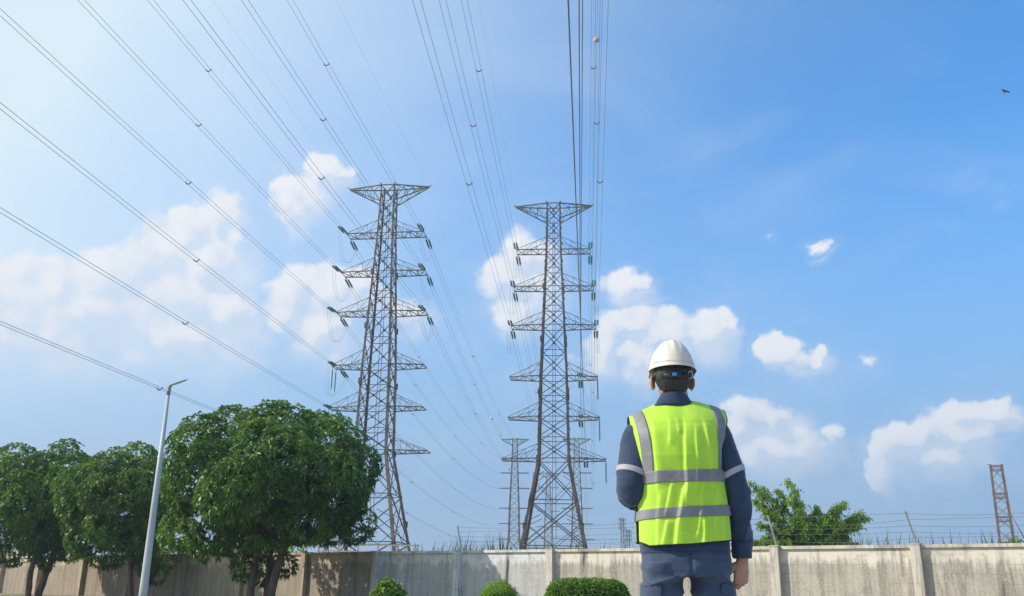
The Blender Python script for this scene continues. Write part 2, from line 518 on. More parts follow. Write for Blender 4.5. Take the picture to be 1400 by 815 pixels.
M['wall'] = wall_material('stained_render', (.74, .675, .575), (.29, .26, .225))
M['coping'] = wall_material('stained_coping', (.66, .60, .51), (.33, .30, .26), False)
wall = empty('boundary_wall', (WA[0], WA[1], 0), WANG)
tag(wall, 'long stained concrete block wall with pilasters and coping running across the bottom', 'wall')
PW = .25
for i in range(len(POSTS) - 1):
    s0, s1 = POSTS[i], POSTS[i + 1]
    MB().box(s0 + PW / 2 - .01, 0.0, -.3, s1 - PW / 2 + .01, .16, WALL_TOP - .09).build('panel', M['wall'], wall)
    # coping length between two pilasters, slightly uneven
    w = .004 * math.sin(i * 7.1)
    MB().box(s0 + PW / 2 + .002, -.075, WALL_TOP - .088, s1 - PW / 2 - .002, .235, WALL_TOP + w).build('coping', M['coping'], wall)
for s in POSTS:
    pb = MB().box(s - PW / 2, -.20, -.3, s + PW / 2, .20, WALL_TOP - .015)
    pb.box(s - PW / 2 - .012, -.215, WALL_TOP - .013, s + PW / 2 + .012, .25, WALL_TOP + .018)
    pb.build('pilaster', M['coping'], wall)


def wall_pt(s, off=0.0, z=0.0):
    """point along the wall (s metres), off metres behind it"""
    p = WA + WU * s + np.array((-WU[1], WU[0])) * off
    return np.array((p[0], p[1], z))


# steel posts leaning on the wall top, barbed wire strung between them
FENCE = [(8, 'far left'), (9, '')]
fence_s = [POSTS[i] for i in range(len(POSTS)) if abs(POSTS[i] - 43.6 * .767) < .3 or abs(POSTS[i] - 58.9 * .767) < .3 or abs(POSTS[i] - 63.9 * .767) < .3 or abs(POSTS[i] - 53.95 * .767) < .3]
fence_s += [fence_s[-1] + 3.95]
fence_lab = ['leaning steel fence post among reeds on the wall, left of the right pylon',
             'leaning steel fence post on the wall hidden behind the worker',
             'grey steel fence post on the wall before the feathery tree beside the worker',
             'grey leaning fence post on the wall between feathery tree and rusty tower',
             'leaning steel fence post on the wall at the right end']
post_tips = []
for s, lab in zip(fence_s[:4], fence_lab):
    b0 = wall_pt(s, .10, WALL_TOP); tip = b0 + np.array((-.17, .12, .88))
    post_tips.append((b0, tip))
    mb = MB().bar(b0 - (0, 0, .02), tip, .045)
    mb.box(b0[0] - .09, b0[1] - .09, WALL_TOP - .01, b0[0] + .09, b0[1] + .09, WALL_TOP + .03)
    tag(mb.build('fence_post', M['dullgalv']), lab, 'fence post', 'steel fence posts on the wall')
d0 = wall_pt(fence_s[4], .10, WALL_TOP)
post_tips.append((d0, d0 + np.array((-.17, .12, .88))))
hlab = ['lowest', 'second lowest', 'middle', 'second highest', 'highest']
for j, t in enumerate((.2, .38, .56, .74, .93)):
    mb = MB()
    pts = []
    for (b0, tp), (b1, tq) in zip(post_tips[:-1], post_tips[1:]):
        p, q = b0 + (tp - b0) * t, b1 + (tq - b1) * t
        for u in np.linspace(0, 1, 13)[:-1]:
            pts.append(p + (q - p) * u - np.array((0, 0, .10 * 4 * u * (1 - u) * (.5 + .5 * math.sin(j * 2.3 + p[0])))))
    pts.append(q)
    mb.tube(pts, .0038, 4)
    for p, q in zip(pts[:-1], pts[1:]):
        for u in (.15, .5, .85):
            c = p + (q - p) * u
            a = random.uniform(0, 6.28)
            v = np.array((.03 * math.cos(a), .0, .03 * math.sin(a)))
            mb.bar(c - v, c + v, .004)
    tag(mb.build('barbed_wire', M['darkwire']), hlab[j] + ' strand of barbed wire strung above the wall between leaning posts', 'barbed wire', 'barbed wire strands above the wall')

# ------------------------------------------------------------------ pylons
HWZ = [0, 5, 15.7, 20.9, 26.1, 32.9, 38.2, 43.4, 47.9, 50.1]
HWV = [5.0, 3.95, 2.0, 1.9, 1.78, 1.5, 1.27, 1.05, .95, .92]
hw = lambda z: float(np.interp(z, HWZ, HWV))
LEVELS = [43.4, 38.2, 32.9, 26.1, 20.9, 15.7]
ARM = [4.9, 5.25, 5.5, 5.6, 5.75, 6.45]
TOPARM = 5.14


def pylon_parts(root, side, sc=1.0, detail=True, thick=1.0):
    """side=+1: the lower three circuits hang on the right arms, -1: on the left"""
    zb = [0, 5.2, 10.6, 15.7, 18.3, 20.9, 23.5, 26.1, 29.5, 32.9, 35.5, 38.2, 40.8, 43.4, 45.7, 47.9, 50.1]
    for sx in (-1, 1):
        for sy in (-1, 1):
            mb = MB()
            for a, c in zip(HWZ[:-1], HWZ[1:]):
                w = np.interp(a, [0, 16, 50], [.36, .30, .15]) * thick
                mb.angle((sx * hw(a), sy * hw(a), a), (sx * hw(c), sy * hw(c), c), w, (sx, sy, 0))
            # bolted splice plates
            for z in ((7.5, 15.7, 24, 31, 38.2) if detail else ()):
                h = hw(z) - .02
                mb.box(sx * h - .17, sy * h - .17, z - .35, sx * h + .17, sy * h + .17, z + .35)
            mb.build('leg', M['rust'], root)
    # lattice of the body
    mb = MB()
    for a, c in zip(zb[:-1], zb[1:]):
        wa, wc = hw(a), hw(c)
        w = np.interp(a, [0, 16, 50], [.14, .09, .068]) * thick
        for q in range(4):
            ca, sa = [(1, 0), (0, 1), (-1, 0), (0, -1)][q]
            P = lambda u, h, z: (h * ca - u * h * sa, h * sa + u * h * ca, z)
            mb.bar(P(-1, wa, a), P(1, wc, c), w)
            mb.bar(P(1, wa, a), P(-1, wc, c), w)
            if a > 0: mb.bar(P(-1, wa, a), P(1, wa, a), w * .9)
            if c <= 15.8 and detail:      # redundant members of the splayed base
                mid = (a + c) / 2; hm = hw(mid)
                mb.bar(P(-1, hm, mid), P(-.45, (wa + wc) / 2, mid + .9), w * .6)
                mb.bar(P(1, hm, mid), P(.45, (wa + wc) / 2, mid + .9), w * .6)
                mb.bar(P(-1, hm, mid), P(0, wa, a), w * .5)
                mb.bar(P(1, hm, mid), P(0, wa, a), w * .5)
            if detail and 15 < a:
                # gusset plate at the crossing
                cx = P(0, (wa + wc) / 2, (a + c) / 2)
                e = .13
                mb.box(cx[0] - e, cx[1] - e, cx[2] - e, cx[0] + e, cx[1] + e, cx[2] + e)
    for sx in (-1, 1):
        for sy in (-1, 1): mb.bar((sx * hw(50.1), sy * hw(50.1), 50.0), (sx * hw(50.1), sy * hw(50.1), 50.4), .14 * thick)
    # climbing ladder / cable riser inside the body
    if detail:
        mb.bar((-.18, .2, 6), (-.1, .1, 48), .06); mb.bar((.25, .2, 6), (.15, .1, 48), .06)
    mb.build('bracing', M['steel'], root)
    # crossarms
    tips = {}
    for i, (z, L) in enumerate([(50.1, TOPARM)] + list(zip(LEVELS, ARM))):
        L *= sc
        for sg in (-1, 1):
            mb = MB()
            h = hw(z)
            if i == 0:
                tip = np.array((sg * L, 0, 49.95)); zl = 47.9; hl = hw(zl); te = .12
                chords = [[(sg * h, y * h, z) for y in (-1, 1)], [(sg * L, y * te, 49.95) for y in (-1, 1)]]
                low = [(sg * hl, y * hl, zl) for y in (-1, 1)]
                for y in (0, 1):
                    A, B = np.array(chords[0][y]), np.array(chords[1][y]); Cc = np.array(low[y])
                    mb.bar(A, B, .13 * thick); mb.bar(Cc, B, .12 * thick)
                    for t0, t1 in ((0, .3), (.3, .55), (.55, .8)):
                        mb.bar(A + (B - A) * t1, Cc + (B - Cc) * t0 if t0 else Cc, .06 * thick)
                        mb.bar(A + (B - A) * t1, Cc + (B - Cc) * t1, .06 * thick)
                if sg > 0:      # the beam runs through between the legs
                    for y in (-1, 1):
                        mb.bar((-h, y * h, z), (h, y * h, z), .12 * thick); mb.bar((-h, y * h, z), (0, y * h, z - .9), .07 * thick); mb.bar((h, y * h, z), (0, y * h, z - .9), .07 * thick)
                A0, A1, B0, B1 = (np.array(v) for v in (chords[0][0], chords[0][1], chords[1][0], chords[1][1]))
                for t0, t1 in ((0, .3), (.3, .55), (.55, .8)):
                    mb.bar(A0 + (B0 - A0) * t0, A1 + (B1 - A1) * t1, .06 * thick)
                mb.bar(tip, tip + (sg * .25, 0, .28), .1 * thick)
            else:
                te = 1.0
                tip = np.array((sg * L, 0, z))
                zu = z + 1.75; hu = hw(zu)
                A = [np.array((sg * h, y * h, z)) for y in (-1, 1)]
                B = [np.array((sg * L, y * te, z)) for y in (-1, 1)]
                Cc = [np.array((sg * hu, y * hu, zu)) for y in (-1, 1)]
                for y in (0, 1):
                    mb.bar(A[y], B[y], .12 * thick)
                    if not detail: continue
                    mb.bar(Cc[y], B[y] + (0, 0, .08), .055)
                    for t0, t1 in ((.0, .33), (.33, .66)):
                        mb.bar(A[y] + (B[y] - A[y]) * t1, Cc[y] + (B[y] - Cc[y]) * t1, .038)
                        mb.bar(A[y] + (B[y] - A[y]) * t1, Cc[y] + (B[y] - Cc[y]) * t0, .038)
                ts = np.linspace(0, 1, 5)
                for n_, (t0, t1) in enumerate(zip(ts[:-1], ts[1:])):
                    y0 = n_ % 2
                    mb.bar(A[y0] + (B[y0] - A[y0]) * t0, A[1 - y0] + (B[1 - y0] - A[1 - y0]) * t1, .07 * thick)
                    mb.bar(A[0] + (B[0] - A[0]) * t1, A[1] + (B[1] - A[1]) * t1, .07 * thick)
            mb.build('crossarm', M['armsteel'], root)
            tips[(i, sg)] = tip
    return tips


def insulator_string(p, q, r=.125):
    """string of ribbed glass discs from p to q"""
    p = np.array(p, float); q = np.array(q, float)
    mb = MB(); n = 12
    pts, rad = [], []
    pts.append(p); rad.append(.035)
    for k in range(n):
        t0 = .12 + .78 * k / n; dt = .78 / n
        for u, rr in ((0.0, .05), (.15, r), (.55, r * .8), (.9, .05)):
            pts.append(p + (q - p) * (t0 + dt * u)); rad.append(rr)
    pts.append(q); rad.append(.035)
    mb.tube(pts, rad, 8)
    return mb


ROT = {'L': R(6.5), 'R': R(4.1)}
BASE = {'L': np.array((-16.19, 109.76)), 'R': np.array((5.5, 115.0))}
FARXY = {'L': np.array((1.75, 325.0)), 'R': np.array((24.1, 330.0))}
SC = {'L': 1.023, 'R': 1.0}
SIDE = {'L': -1, 'R': 1}
# heading of each near span (deg right of +Y) : (level, side) -> azimuth
AZ = {'L': {(1, -1): 7.04, (2, -1): 6.9, (3, -1): 6.88, (1, 1): 6.5, (2, 1): 6.85, (3, 1): 6.85, (4, -1): 5.44, (5, -1): 5.62, (6, -1): 6.6, (0, -1): 7.0, (0, 1): 6.6},
      'R': {(1, -1): 4.5, (2, -1): 4.5, (3, -1): 4.42, (1, 1): 4.6, (2, 1): 4.8, (3, 1): 4.9, (4, 1): 4.25, (5, 1): 4.38, (6, 1): 4.92, (0, -1): 4.4, (0, 1): 4.7}}
NEAR_K, NEAR_C = .02, .0001
level_word = {1: 'uppermost', 2: 'second', 3: 'third', 4: 'fourth', 5: 'fifth', 6: 'lowest'}
MARK = {}


def span_points(A, az, s0, s1, n, k, c, sign=-1):
    s = np.linspace(s0, s1, n)
    return np.stack([A[0] + sign * s * math.sin(az), A[1] + sign * s * math.cos(az), A[2] - k * s + c * s * s], 1)


def conductor(name, P, sep, r, mat, spacers=(), label='', group='', cat='power line'):
    root = empty(name, tuple(P[0])); org = P[0]
    d = P[-1] - P[0]; side = np.array((d[1], -d[0], 0)); side /= np.linalg.norm(side)
    for sg in ((-1, 1) if sep else (0,)):
        MB().tube([p - org + side * sg * sep / 2 for p in P], r, 6).build('cable', mat, root, True)
    seg = np.r_[0, np.cumsum(np.linalg.norm(np.diff(P, axis=0), axis=1))]
    for s in (spacers if sep else ()):
        c = np.array([np.interp(s, seg, P[:, j]) for j in range(3)]) - org
        a, b = c - side * sep / 2, c + side * sep / 2
        pts = [a + np.array((0, 0, .06))] + [a + (b - a) * t - np.array((0, 0, .16 * math.sin(math.pi * t))) for t in np.linspace(0, 1, 9)] + [b + np.array((0, 0, .06))]
        MB().tube(pts, .05, 6).build('spacer', M['darkwire'], root, True)
    tag(root, label, cat, group)
    return root


for key in ('L', 'R'):
    root = empty('pylon', (*BASE[key], 0), -ROT[key])
    tag(root, 'large left lattice pylon rising behind the big round tree' if key == 'L' else 'large right lattice pylon standing straight ahead between left pylon and worker', 'pylon', 'high voltage pylons')
    tips = pylon_parts(root, SIDE[key], SC[key])
    cr, sr = math.cos(ROT[key]), math.sin(ROT[key])
    world_of = lambda p: np.array((BASE[key][0] + p[0] * cr + p[1] * sr, BASE[key][1] - p[0] * sr + p[1] * cr, p[2]))
    local_of = lambda w: np.array(((w[0] - BASE[key][0]) * cr - (w[1] - BASE[key][1]) * sr, (w[0] - BASE[key][0]) * sr + (w[1] - BASE[key][1]) * cr, w[2]))
    pname = 'left' if key == 'L' else 'right'
    faz = math.atan2(*(FARXY[key] - BASE[key]))
    fdist = np.linalg.norm(FARXY[key] - BASE[key])
    for (lv, sg), az in AZ[key].items():
        az = R(az)
        tip = tips[(lv, sg)].copy()
        sname = 'left' if sg < 0 else 'right'
        if lv == 0:       # earth wires
            W0 = world_of(tip)
            P = span_points(W0, az, 0, 170, 30, NEAR_K, NEAR_C)
            conductor('earth_wire', P, 0, .0065, M['wire'], label=f'hair thin earth wire from {pname} pylon top beam, {sname} end, passing overhead', group='earth wires on the pylon tops', cat='earth wire')
            P = span_points(W0, faz, 0, fdist, 40, .09, .09 / fdist, 1)
            conductor('earth_wire', P, 0, .0065, M['wire'], label=f'hair thin earth wire from {pname} pylon top beam, {sname} end, running away', group='earth wires on the pylon tops', cat='earth wire')
            continue
        if lv >= 4: tip[0] -= sg * ({4: 2.2, 5: 2.35, 6: 2.45}[lv] if key == 'R' else .6)
        te = 1.0
        twin = not (key == 'R' and lv >= 4)
        # tension strings: one pair towards the camera, one pair away
        ends = {}
        for which, a_, sgn, kk in (('near', az, -1, NEAR_K), ('far', faz, 1, .075)):
            t0 = world_of(tip + np.array((0, sgn * te, -.05)))
            dirv = np.array((sgn * math.sin(a_), sgn * math.cos(a_), -kk - .04)); dirv /= np.linalg.norm(dirv)
            side = np.array((math.cos(a_), -math.sin(a_), 0))
            for o in (-.17, .17):
                q0 = t0 + dirv * .45 + side * o; q1 = t0 + dirv * 3.1 + side * o
                insulator_string(local_of(q0), local_of(q1)).build('insulator', M['insul'], root, True)
            mb = MB().bar(local_of(t0), local_of(t0 + dirv * .42), .07)
            mb.bar(local_of(t0 + dirv * .40 - side * .20), local_of(t0 + dirv * .40 + side * .20), .05)
            mb.build('yoke', M['armsteel'], root)
            MB().bar(local_of(t0 + dirv * 3.13 - side * .20), local_of(t0 + dirv * 3.13 + side * .20), .05).build('yoke', M['armsteel'], root)
            ends[which] = t0 + dirv * 3.15
        # jumper loop under the arm
        a, b = local_of(ends['near']), local_of(ends['far'])
        out = np.array((sg * (.9 if lv >= 4 else .25), 0, 0))
        for o in ((-.16, .16) if twin else (0,)):
            MB().tube([a + (b - a) * t + out * math.sin(math.pi * t) + np.array((o, 0, -3.1 * math.sin(math.pi * t) ** .8)) for t in np.linspace(0, 1, 19)], .015, 6).build('jumper', M['wire'], root, True)
        if lv >= 4:        # hanging strings that hold the jumper at the arm's square end
            tp = tips[(lv, sg)]
            for yy in ((0.0,) if key == 'R' else (-.5, .9)):
                insulator_string(tp + (0, yy, -.1), tp + (0, yy, -2.9), .10).build('insulator', M['insul'], root, True)
        # conductors
        P = span_points(ends['near'], az, 0, 170, 40, NEAR_K, NEAR_C)
        lab = f'{"twin" if twin else "thick single"} power line from {level_word[lv]} {sname} arm of the {pname} pylon, passing overhead'
        sp = 43 if key == 'R' else 37.5
        if twin:
            conductor('power_line', P, .45, .0165, M['wire'], (sp, sp + 50, sp + 100), lab, f'power lines overhead from the {pname} pylon')
        else:
            conductor('power_line', P, 0, .022, M['darkwire'], (), lab, f'power lines overhead from the {pname} pylon')
        P = span_points(ends['far'], faz, 0, fdist - 6, 50, .075, .075 / (fdist - 6), 1)
        lab = f'{"twin" if twin else "single"} power line from {level_word[lv]} {sname} arm of the {pname} pylon, running away'
        conductor('power_line', P, .45 if twin else 0, .019, M['wire'], (48, 100, 150), lab, f'power lines running away from the {pname} pylon')
        MARK[(key, lv, sg)] = (ends['near'], az, ends['far'], faz, fdist - 6)

# smaller pylons further along the lines
far_proto = empty('pylon', (*FARXY['L'], 0), -R(4.5))
pylon_parts(far_proto, 1, .95, False, 1.35)
tag(far_proto, 'small far pylon seen just left of the right pylon', 'pylon', 'high voltage pylons')
for (x, y, sc_, lab) in ((24.1, 332, 1.03, 'small far pylon partly hidden behind the right half of the right pylon'),
                         (19.6, 470, 1.10, 'faintest far pylon seen through the splayed legs of the right pylon')):
    c = copy_tree(far_proto)
    c.location = (x, y, 0); c.scale = (sc_,) * 3
    c['label'] = lab

# marker balls on the lines
M['ball_orange'] = material('faded_orange_ball', (.66, .40, .24), .5, 0, (.70, .55, .45), 3)
M['ball_white'] = material('white_ball', (.75, .73, .70), .5, 0, (.6, .55, .5), 4)


def marker(P, mat, label, r=.23):
    mb = MB().ellipsoid((0, 0, 0), (r, r, r), 20, 14)
    mb.tube([(-r * 1.02 * math.cos(t), 0, r * 1.02 * math.sin(t)) for t in np.linspace(0, 2 * math.pi, 25)], .02, 6, False)
    o = mb.build('marker_ball', mat, None, True)
    o.location = tuple(P)
    tag(o, label, 'marker ball', 'aircraft marker balls on the lines')


ne, az, fe, faz, fl = MARK[('R', 1, 1)]
marker(span_points(ne, az, 47.1, 47.1, 1, NEAR_K, NEAR_C)[0] + (.2, 0, 0), M['ball_orange'], 'orange marker ball on the overhead line near the top edge')
ne, az, fe, faz, fl = MARK[('L', 2, 1)]
marker(span_points(fe, faz, 78, 78, 1, .075, .075 / fl, 1)[0], M['ball_white'], 'pale marker ball on a line right of the left pylon, upper of two', .30)
ne, az, fe, faz, fl = MARK[('L', 3, 1)]
marker(span_points(fe, faz, 120, 120, 1, .075, .075 / fl, 1)[0], M['ball_orange'], 'tiny marker ball on a line low between the two big pylons', .28)

# rusty open lattice tower at the far right
rt = empty('lattice_tower', (60.2, 114.0, 0), R(-24))
tag(rt, 'rusty open topped lattice tower with vines at its foot at the right end of wall', 'tower')
RH = 15.7
rw = lambda z: np.interp(z, [0, RH], [.98, .70])
for sx in (-1, 1):
    for sy in (-1, 1):
        mb = MB()
        zs = np.linspace(0, RH, 9)
        for a, c in zip(zs[:-1], zs[1:]):
            mb.angle((sx * rw(a), sy * rw(a), a), (sx * rw(c), sy * rw(c), c), .19, (sx, sy, 0))
        mb.build('leg', material('rust_red_steel', (.15, .085, .06), .85, 0, (.20, .145, .115), 1.5, stretch=(1, 1, .3)) if 'rustred' not in M else M['rustred'], rt)
        M['rustred'] = rt.children[0].data.materials[0]
for z in (4.0, 6.4, 9.4, 12.2, RH - .15):
    mb = MB(); w = rw(z)
    for a, b in (((-1, -1), (1, -1)), ((1, -1), (1, 1)), ((1, 1), (-1, 1)), ((-1, 1), (-1, -1))):
        mb.bar((a[0] * w, a[1] * w, z), (b[0] * w, b[1] * w, z), .10)
        mb.bar((a[0] * w, a[1] * w, z - .55), (b[0] * w, b[1] * w, z - .55), .07)
        for t in np.linspace(0, 1, 6)[:-1]:
            p = np.array(a) * w * (1 - t) + np.array(b) * w * t; q = np.array(a) * w * (1 - t - .2) + np.array(b) * w * (t + .2)
            mb.bar((*p, z), (*q, z - .55), .05)
    mb.build('ring_beam', M['rustred'], rt)
mb = MB()
for z0, z1 in ((0, 2.0), (2.0, 4.0), (4.0, 6.4), (6.4, 7.9), (7.9, 9.4), (9.4, 10.8), (10.8, 12.2), (12.2, 13.9), (13.9, RH - .2)):
    for a, b in (((-1, -1), (1, -1)), ((1, -1), (1, 1)), ((1, 1), (-1, 1)), ((-1, 1), (-1, -1))):
        mb.bar((a[0] * rw(z0), a[1] * rw(z0), z0), (b[0] * rw(z1), b[1] * rw(z1), z1), .05 if z1 > 4.1 else .08)
        mb.bar((b[0] * rw(z0), b[1] * rw(z0), z0), (a[0] * rw(z1), a[1] * rw(z1), z1), .05 if z1 > 4.1 else .08)
mb.build('bracing', M['rustred'], rt)
mb = MB()
mb.bar((-.70, -.70, RH - .1), (-1.05, -.70, RH + .05), .08)
mb.build('bracket', M['rustred'], rt)
# two thin cables leaving the rusty tower to the left
for z, lab in ((12.6, 'upper thin cable running left from the rusty lattice tower'), (9.6, 'lower thin cable running left from the rusty lattice tower')):
    A = np.array((59.3, 113.6, z)); B = np.array((30, 190, z - 1.5))
    P = np.array([A + (B - A) * t - np.array((0, 0, 6 * t * (1 - t))) for t in np.linspace(0, 1, 20)])
    tag(MB().tube(P, .016, 5).build('thin_cable', M['wire']), lab, 'cable', 'thin cables at the rusty tower')

# distant masts near the worker's left arm
for (x, y, h, lab) in ((60.2, 500, 35.5, 'faint distant mast with antenna arms left of the worker, taller of two'), (63.2, 500, 29.5, 'faint distant mast left of the worker, shorter of two')):
    mt = empty('distant_mast', (x, y, 0))
    mb = MB()
    for sx, sy in ((-1, -1), (1, -1), (1, 1), (-1, 1)):
        mb.bar((sx * 1.1, sy * 1.1, 0), (sx * .55, sy * .55, h), .28)
    zs = np.linspace(0, h, 14)
    for n_, (a, c) in enumerate(zip(zs[:-1], zs[1:])):
        w0, w1 = np.interp(a, [0, h], [1.1, .55]), np.interp(c, [0, h], [1.1, .55]); s_ = 1 if n_ % 2 else -1
        mb.bar((-w0 * s_, -w0, a), (w1 * s_, -w1, c), .16); mb.bar((-w0 * s_, w0, a), (w1 * s_, w1, c), .16)
    mb.build('lattice', M['steel'], mt)
    mb = MB()
    for z in (h - 1, h - 3.2, h - 5.4):
        mb.bar((-1.8, 0, z), (1.8, 0, z), .22)
        for x_ in (-1.7, -.9, .9, 1.7): mb.bar((x_, 0, z - .9), (x_, 0, z + .9), .28)
    mb.build('antenna_arm', M['steel'], mt)
    tag(mt, lab, 'mast', 'distant masts')
# faint distribution lines far behind
for j, (z, lab) in enumerate(((24.0, 'highest'), (21.6, 'second highest'), (18.4, 'third'), (15.6, 'lowest'))):
    P = np.array([(x, 505 + .2 * x, z + .6 * math.sin(x * .045) + 1.2 * math.cos(x * .02)) for x in np.linspace(-40, 330, 60)])
    tag(MB().tube(P, .06, 4).build('thin_cable', M['wire']), f'{lab} of the faint distant cables crossing behind the wall top', 'cable', 'faint distant cables')

# low pale rail behind the wall
rl = empty('railing', (-9.2, 62, 0), WANG + R(30))
tag(rl, 'low pale horizontal railing behind wall at the foot of the left pylon', 'railing')
M['cream'] = material('cream_paint', (.55, .50, .42), .8, 0, (.42, .37, .30), 3)
for z in (2.75, 3.15):
    MB().bar((-3.4, 0, z), (3.4, 0, z), .09).build('rail', M['cream'], rl)
for x in np.linspace(-3.3, 3.3, 6):
    MB().bar((x, 0, 0), (x, 0, 3.2), .09).build('post', M['cream'], rl)


# ------------------------------------------------------------------ foliage
def leaf_arrays(pos, axis, length, width, tint, fold=.18, droop=.25):
    n = len(pos)
    axis = axis / (np.linalg.norm(axis, axis=1, keepdims=True) + 1e-9)
    rv = rng.normal(size=(n, 3)) + np.array((0, 0, .6))
    side = np.cross(axis, rv); side /= (np.linalg.norm(side, axis=1, keepdims=True) + 1e-9)
    nor = np.cross(side, axis)
    L = length[:, None]; W = width[:, None]
    mid = pos + axis * L * .45
    tip = pos + axis * L - np.array((0, 0, 1.0)) * L * droop
    V = np.stack([pos, mid + side * W / 2 + nor * W * fold, tip, mid - side * W / 2 + nor * W * fold], 1).reshape(-1, 3)
    b = (np.arange(n) * 4)[:, None]
    Fs = np.concatenate([b + np.array((0, 1, 2)), b + np.array((0, 2, 3))], 1).reshape(-1, 3)
    return V, Fs, np.repeat(tint, 4)


def leaf_mesh(name, V, Fs, T, mat, parent=None):
    me = bpy.data.meshes.new(name)
    me.vertices.add(len(V)); me.vertices.foreach_set('co', V.astype(np.float32).ravel())
    nf = len(Fs)
    me.loops.add(nf * 3); me.loops.foreach_set('vertex_index', Fs.astype(np.int32).ravel())
    me.polygons.add(nf)
    me.polygons.foreach_set('loop_start', np.arange(0, nf * 3, 3, dtype=np.int32))
    me.update(calc_edges=True)
    at = me.attributes.new('tint', 'FLOAT', 'POINT')
    at.data.foreach_set('value', T.astype(np.float32))
    me.validate()
    me.materials.append(mat)
    o = bpy.data.objects.new(name, me); COL.objects.link(o)
    if parent: o.parent = parent
    return o


def unit(n):
    v = rng.normal(size=(n, 3)); return v / np.linalg.norm(v, axis=1, keepdims=True)


def whorl_leaves(centres, axes, per, length, width, tint_c, spread=1.0, droop=.3):
    """rosettes of long leaves, `per` leaves round each centre"""
    n = len(centres)
    c = np.repeat(centres, per, 0); a = np.repeat(axes, per, 0)
    rv = unit(len(c)); rv -= (rv * a).sum(1, keepdims=True) * a
    rv /= (np.linalg.norm(rv, axis=1, keepdims=True) + 1e-9)
    el = rng.uniform(.05, .75, (len(c), 1))
    ax = rv * spread + a * el + np.array((0, 0, -.25))
    pos = c + a * rng.uniform(-.06, .08, (len(c), 1)) * length * 2 + rv * .02
    L = length * rng.uniform(.65, 1.2, len(c)); W = width * rng.uniform(.7, 1.2, len(c))
    t = np.clip(np.repeat(tint_c, per) + rng.normal(0, .11, len(c)), 0, 1)
    return leaf_arrays(pos, ax, L, W, t, droop=droop)


def crown(name, parent, lumps, mat, whorls_per_m2, per, length, width, young=.10, bottom_cut=None):
    """lumps: list of (centre, radius); whorls sit on the outer skin of the union of lumps"""
    cs, axs, tn = [], [], []
    C_ = np.array([l[0] for l in lumps]); Rr = np.array([l[1] for l in lumps])
    mid = C_.mean(0)
    for i in range(len(lumps)):
        n = int(4 * math.pi * Rr[i] ** 2 * whorls_per_m2)
        d = unit(n)
        rad = Rr[i] * (1 - np.abs(rng.normal(0, .16, n)))
        rad *= 1 + .10 * vnoise(d * 3.1 + i * 9.7, 3)
        p = C_[i] + d * rad[:, None]
        # drop what lies deep inside other lumps
        dist = np.linalg.norm(p[:, None, :] - C_[None], axis=2) / Rr[None]
        dist[:, i] = 9
        keep = dist.min(1) > .62
        # ragged: leave small gaps where a noise field is low
        keep &= vnoise(p * 1.6, 11) + rng.normal(0, .25, n) > -.62
        p, d = p[keep], d[keep]
        out = d * .75 + (p - mid) / (np.linalg.norm(p - mid, axis=1, keepdims=True) + 1e-9) * .35 + np.array((0, 0, .22))
        out /= np.linalg.norm(out, axis=1, keepdims=True)
        cs.append(p); axs.append(out)
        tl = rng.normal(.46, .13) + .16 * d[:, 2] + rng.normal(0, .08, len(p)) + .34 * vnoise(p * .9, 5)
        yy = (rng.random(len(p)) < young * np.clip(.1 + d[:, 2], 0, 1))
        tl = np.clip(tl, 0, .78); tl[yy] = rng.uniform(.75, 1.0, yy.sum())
        tn.append(tl)
    cs = np.concatenate(cs); axs = np.concatenate(axs); tn = np.concatenate(tn)
    V, Fs, T = whorl_leaves(cs, axs, per, length, width, tn)
    return leaf_mesh(name, V, Fs, T, mat, parent)


def lumps_on(centre, half, n, rmin, rmax, seed, zmin=-.92):
    r = np.random.default_rng(seed); out = []
    for k in range(n):
        z = 1 - (k + .5) * (1 - zmin) / n
        a = k * 2.39996 + r.uniform(-.35, .35)
        w = math.sqrt(max(0, 1 - z * z)); s = r.uniform(.66, .86)
        rad = r.uniform(rmin, rmax)
        out.append((np.array(centre) + np.array((math.cos(a) * w * half[0], math.sin(a) * w * half[1], z * half[2])) * s, rad))
    out.append((np.array(centre, float), min(half) * .62))
    return out


def limb(mb, p, q, r0, r1, bend=.15, n=7, seed=0):
    r = np.random.default_rng(seed); p = np.array(p, float); q = np.array(q, float)
    L = np.linalg.norm(q - p); o = r.normal(0, bend * L * .3, 3)
    pts = [p + (q - p) * t + o * math.sin(math.pi * t) + r.normal(0, .012, 3) for t in np.linspace(0, 1, n)]
    mb.tube(pts, list(np.linspace(r0, r1, n)), 9)
    return pts


def round_tree(x, y, centre, half, nl, rl, stems, label, seed, dens=15, per=11, ll=.20, extra=()):
    t = empty('broadleaf_tree', (x, y, 0))
    tag(t, label, 'tree', 'round trees in front of the wall')
    mb = MB(); r = np.random.default_rng(seed)
    for (sx, sy, tx, ty, tz, r0) in stems:
        limb(mb, (sx, sy, -.2), (tx, ty, tz), r0, r0 * .72, .10, 8, seed + int(tx * 10))
        for k in range(5):
            a = r.uniform(0, 6.28); rr = r.uniform(.35, .7)
            q = np.array(centre) + np.array((math.cos(a) * half[0] * rr, math.sin(a) * half[1] * rr, r.uniform(-.3, .6) * half[2]))
            pts = limb(mb, (tx, ty, tz - .12), q, r0 * .6, .03, .2, 8, seed + k)
            for j in range(2):
                p0 = pts[4 + j]; q2 = p0 + r.normal(0, .8, 3) + (0, 0, .5)
                limb(mb, p0, q2, .045, .012, .2, 5, seed + k + j)
    mb.build('trunk', M['bark'], t, True)
    lumps = lumps_on(centre, half, nl, rl[0], rl[1], seed) + [(np.array(e[:3]), e[3]) for e in extra]
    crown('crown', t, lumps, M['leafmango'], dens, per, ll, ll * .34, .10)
    return t


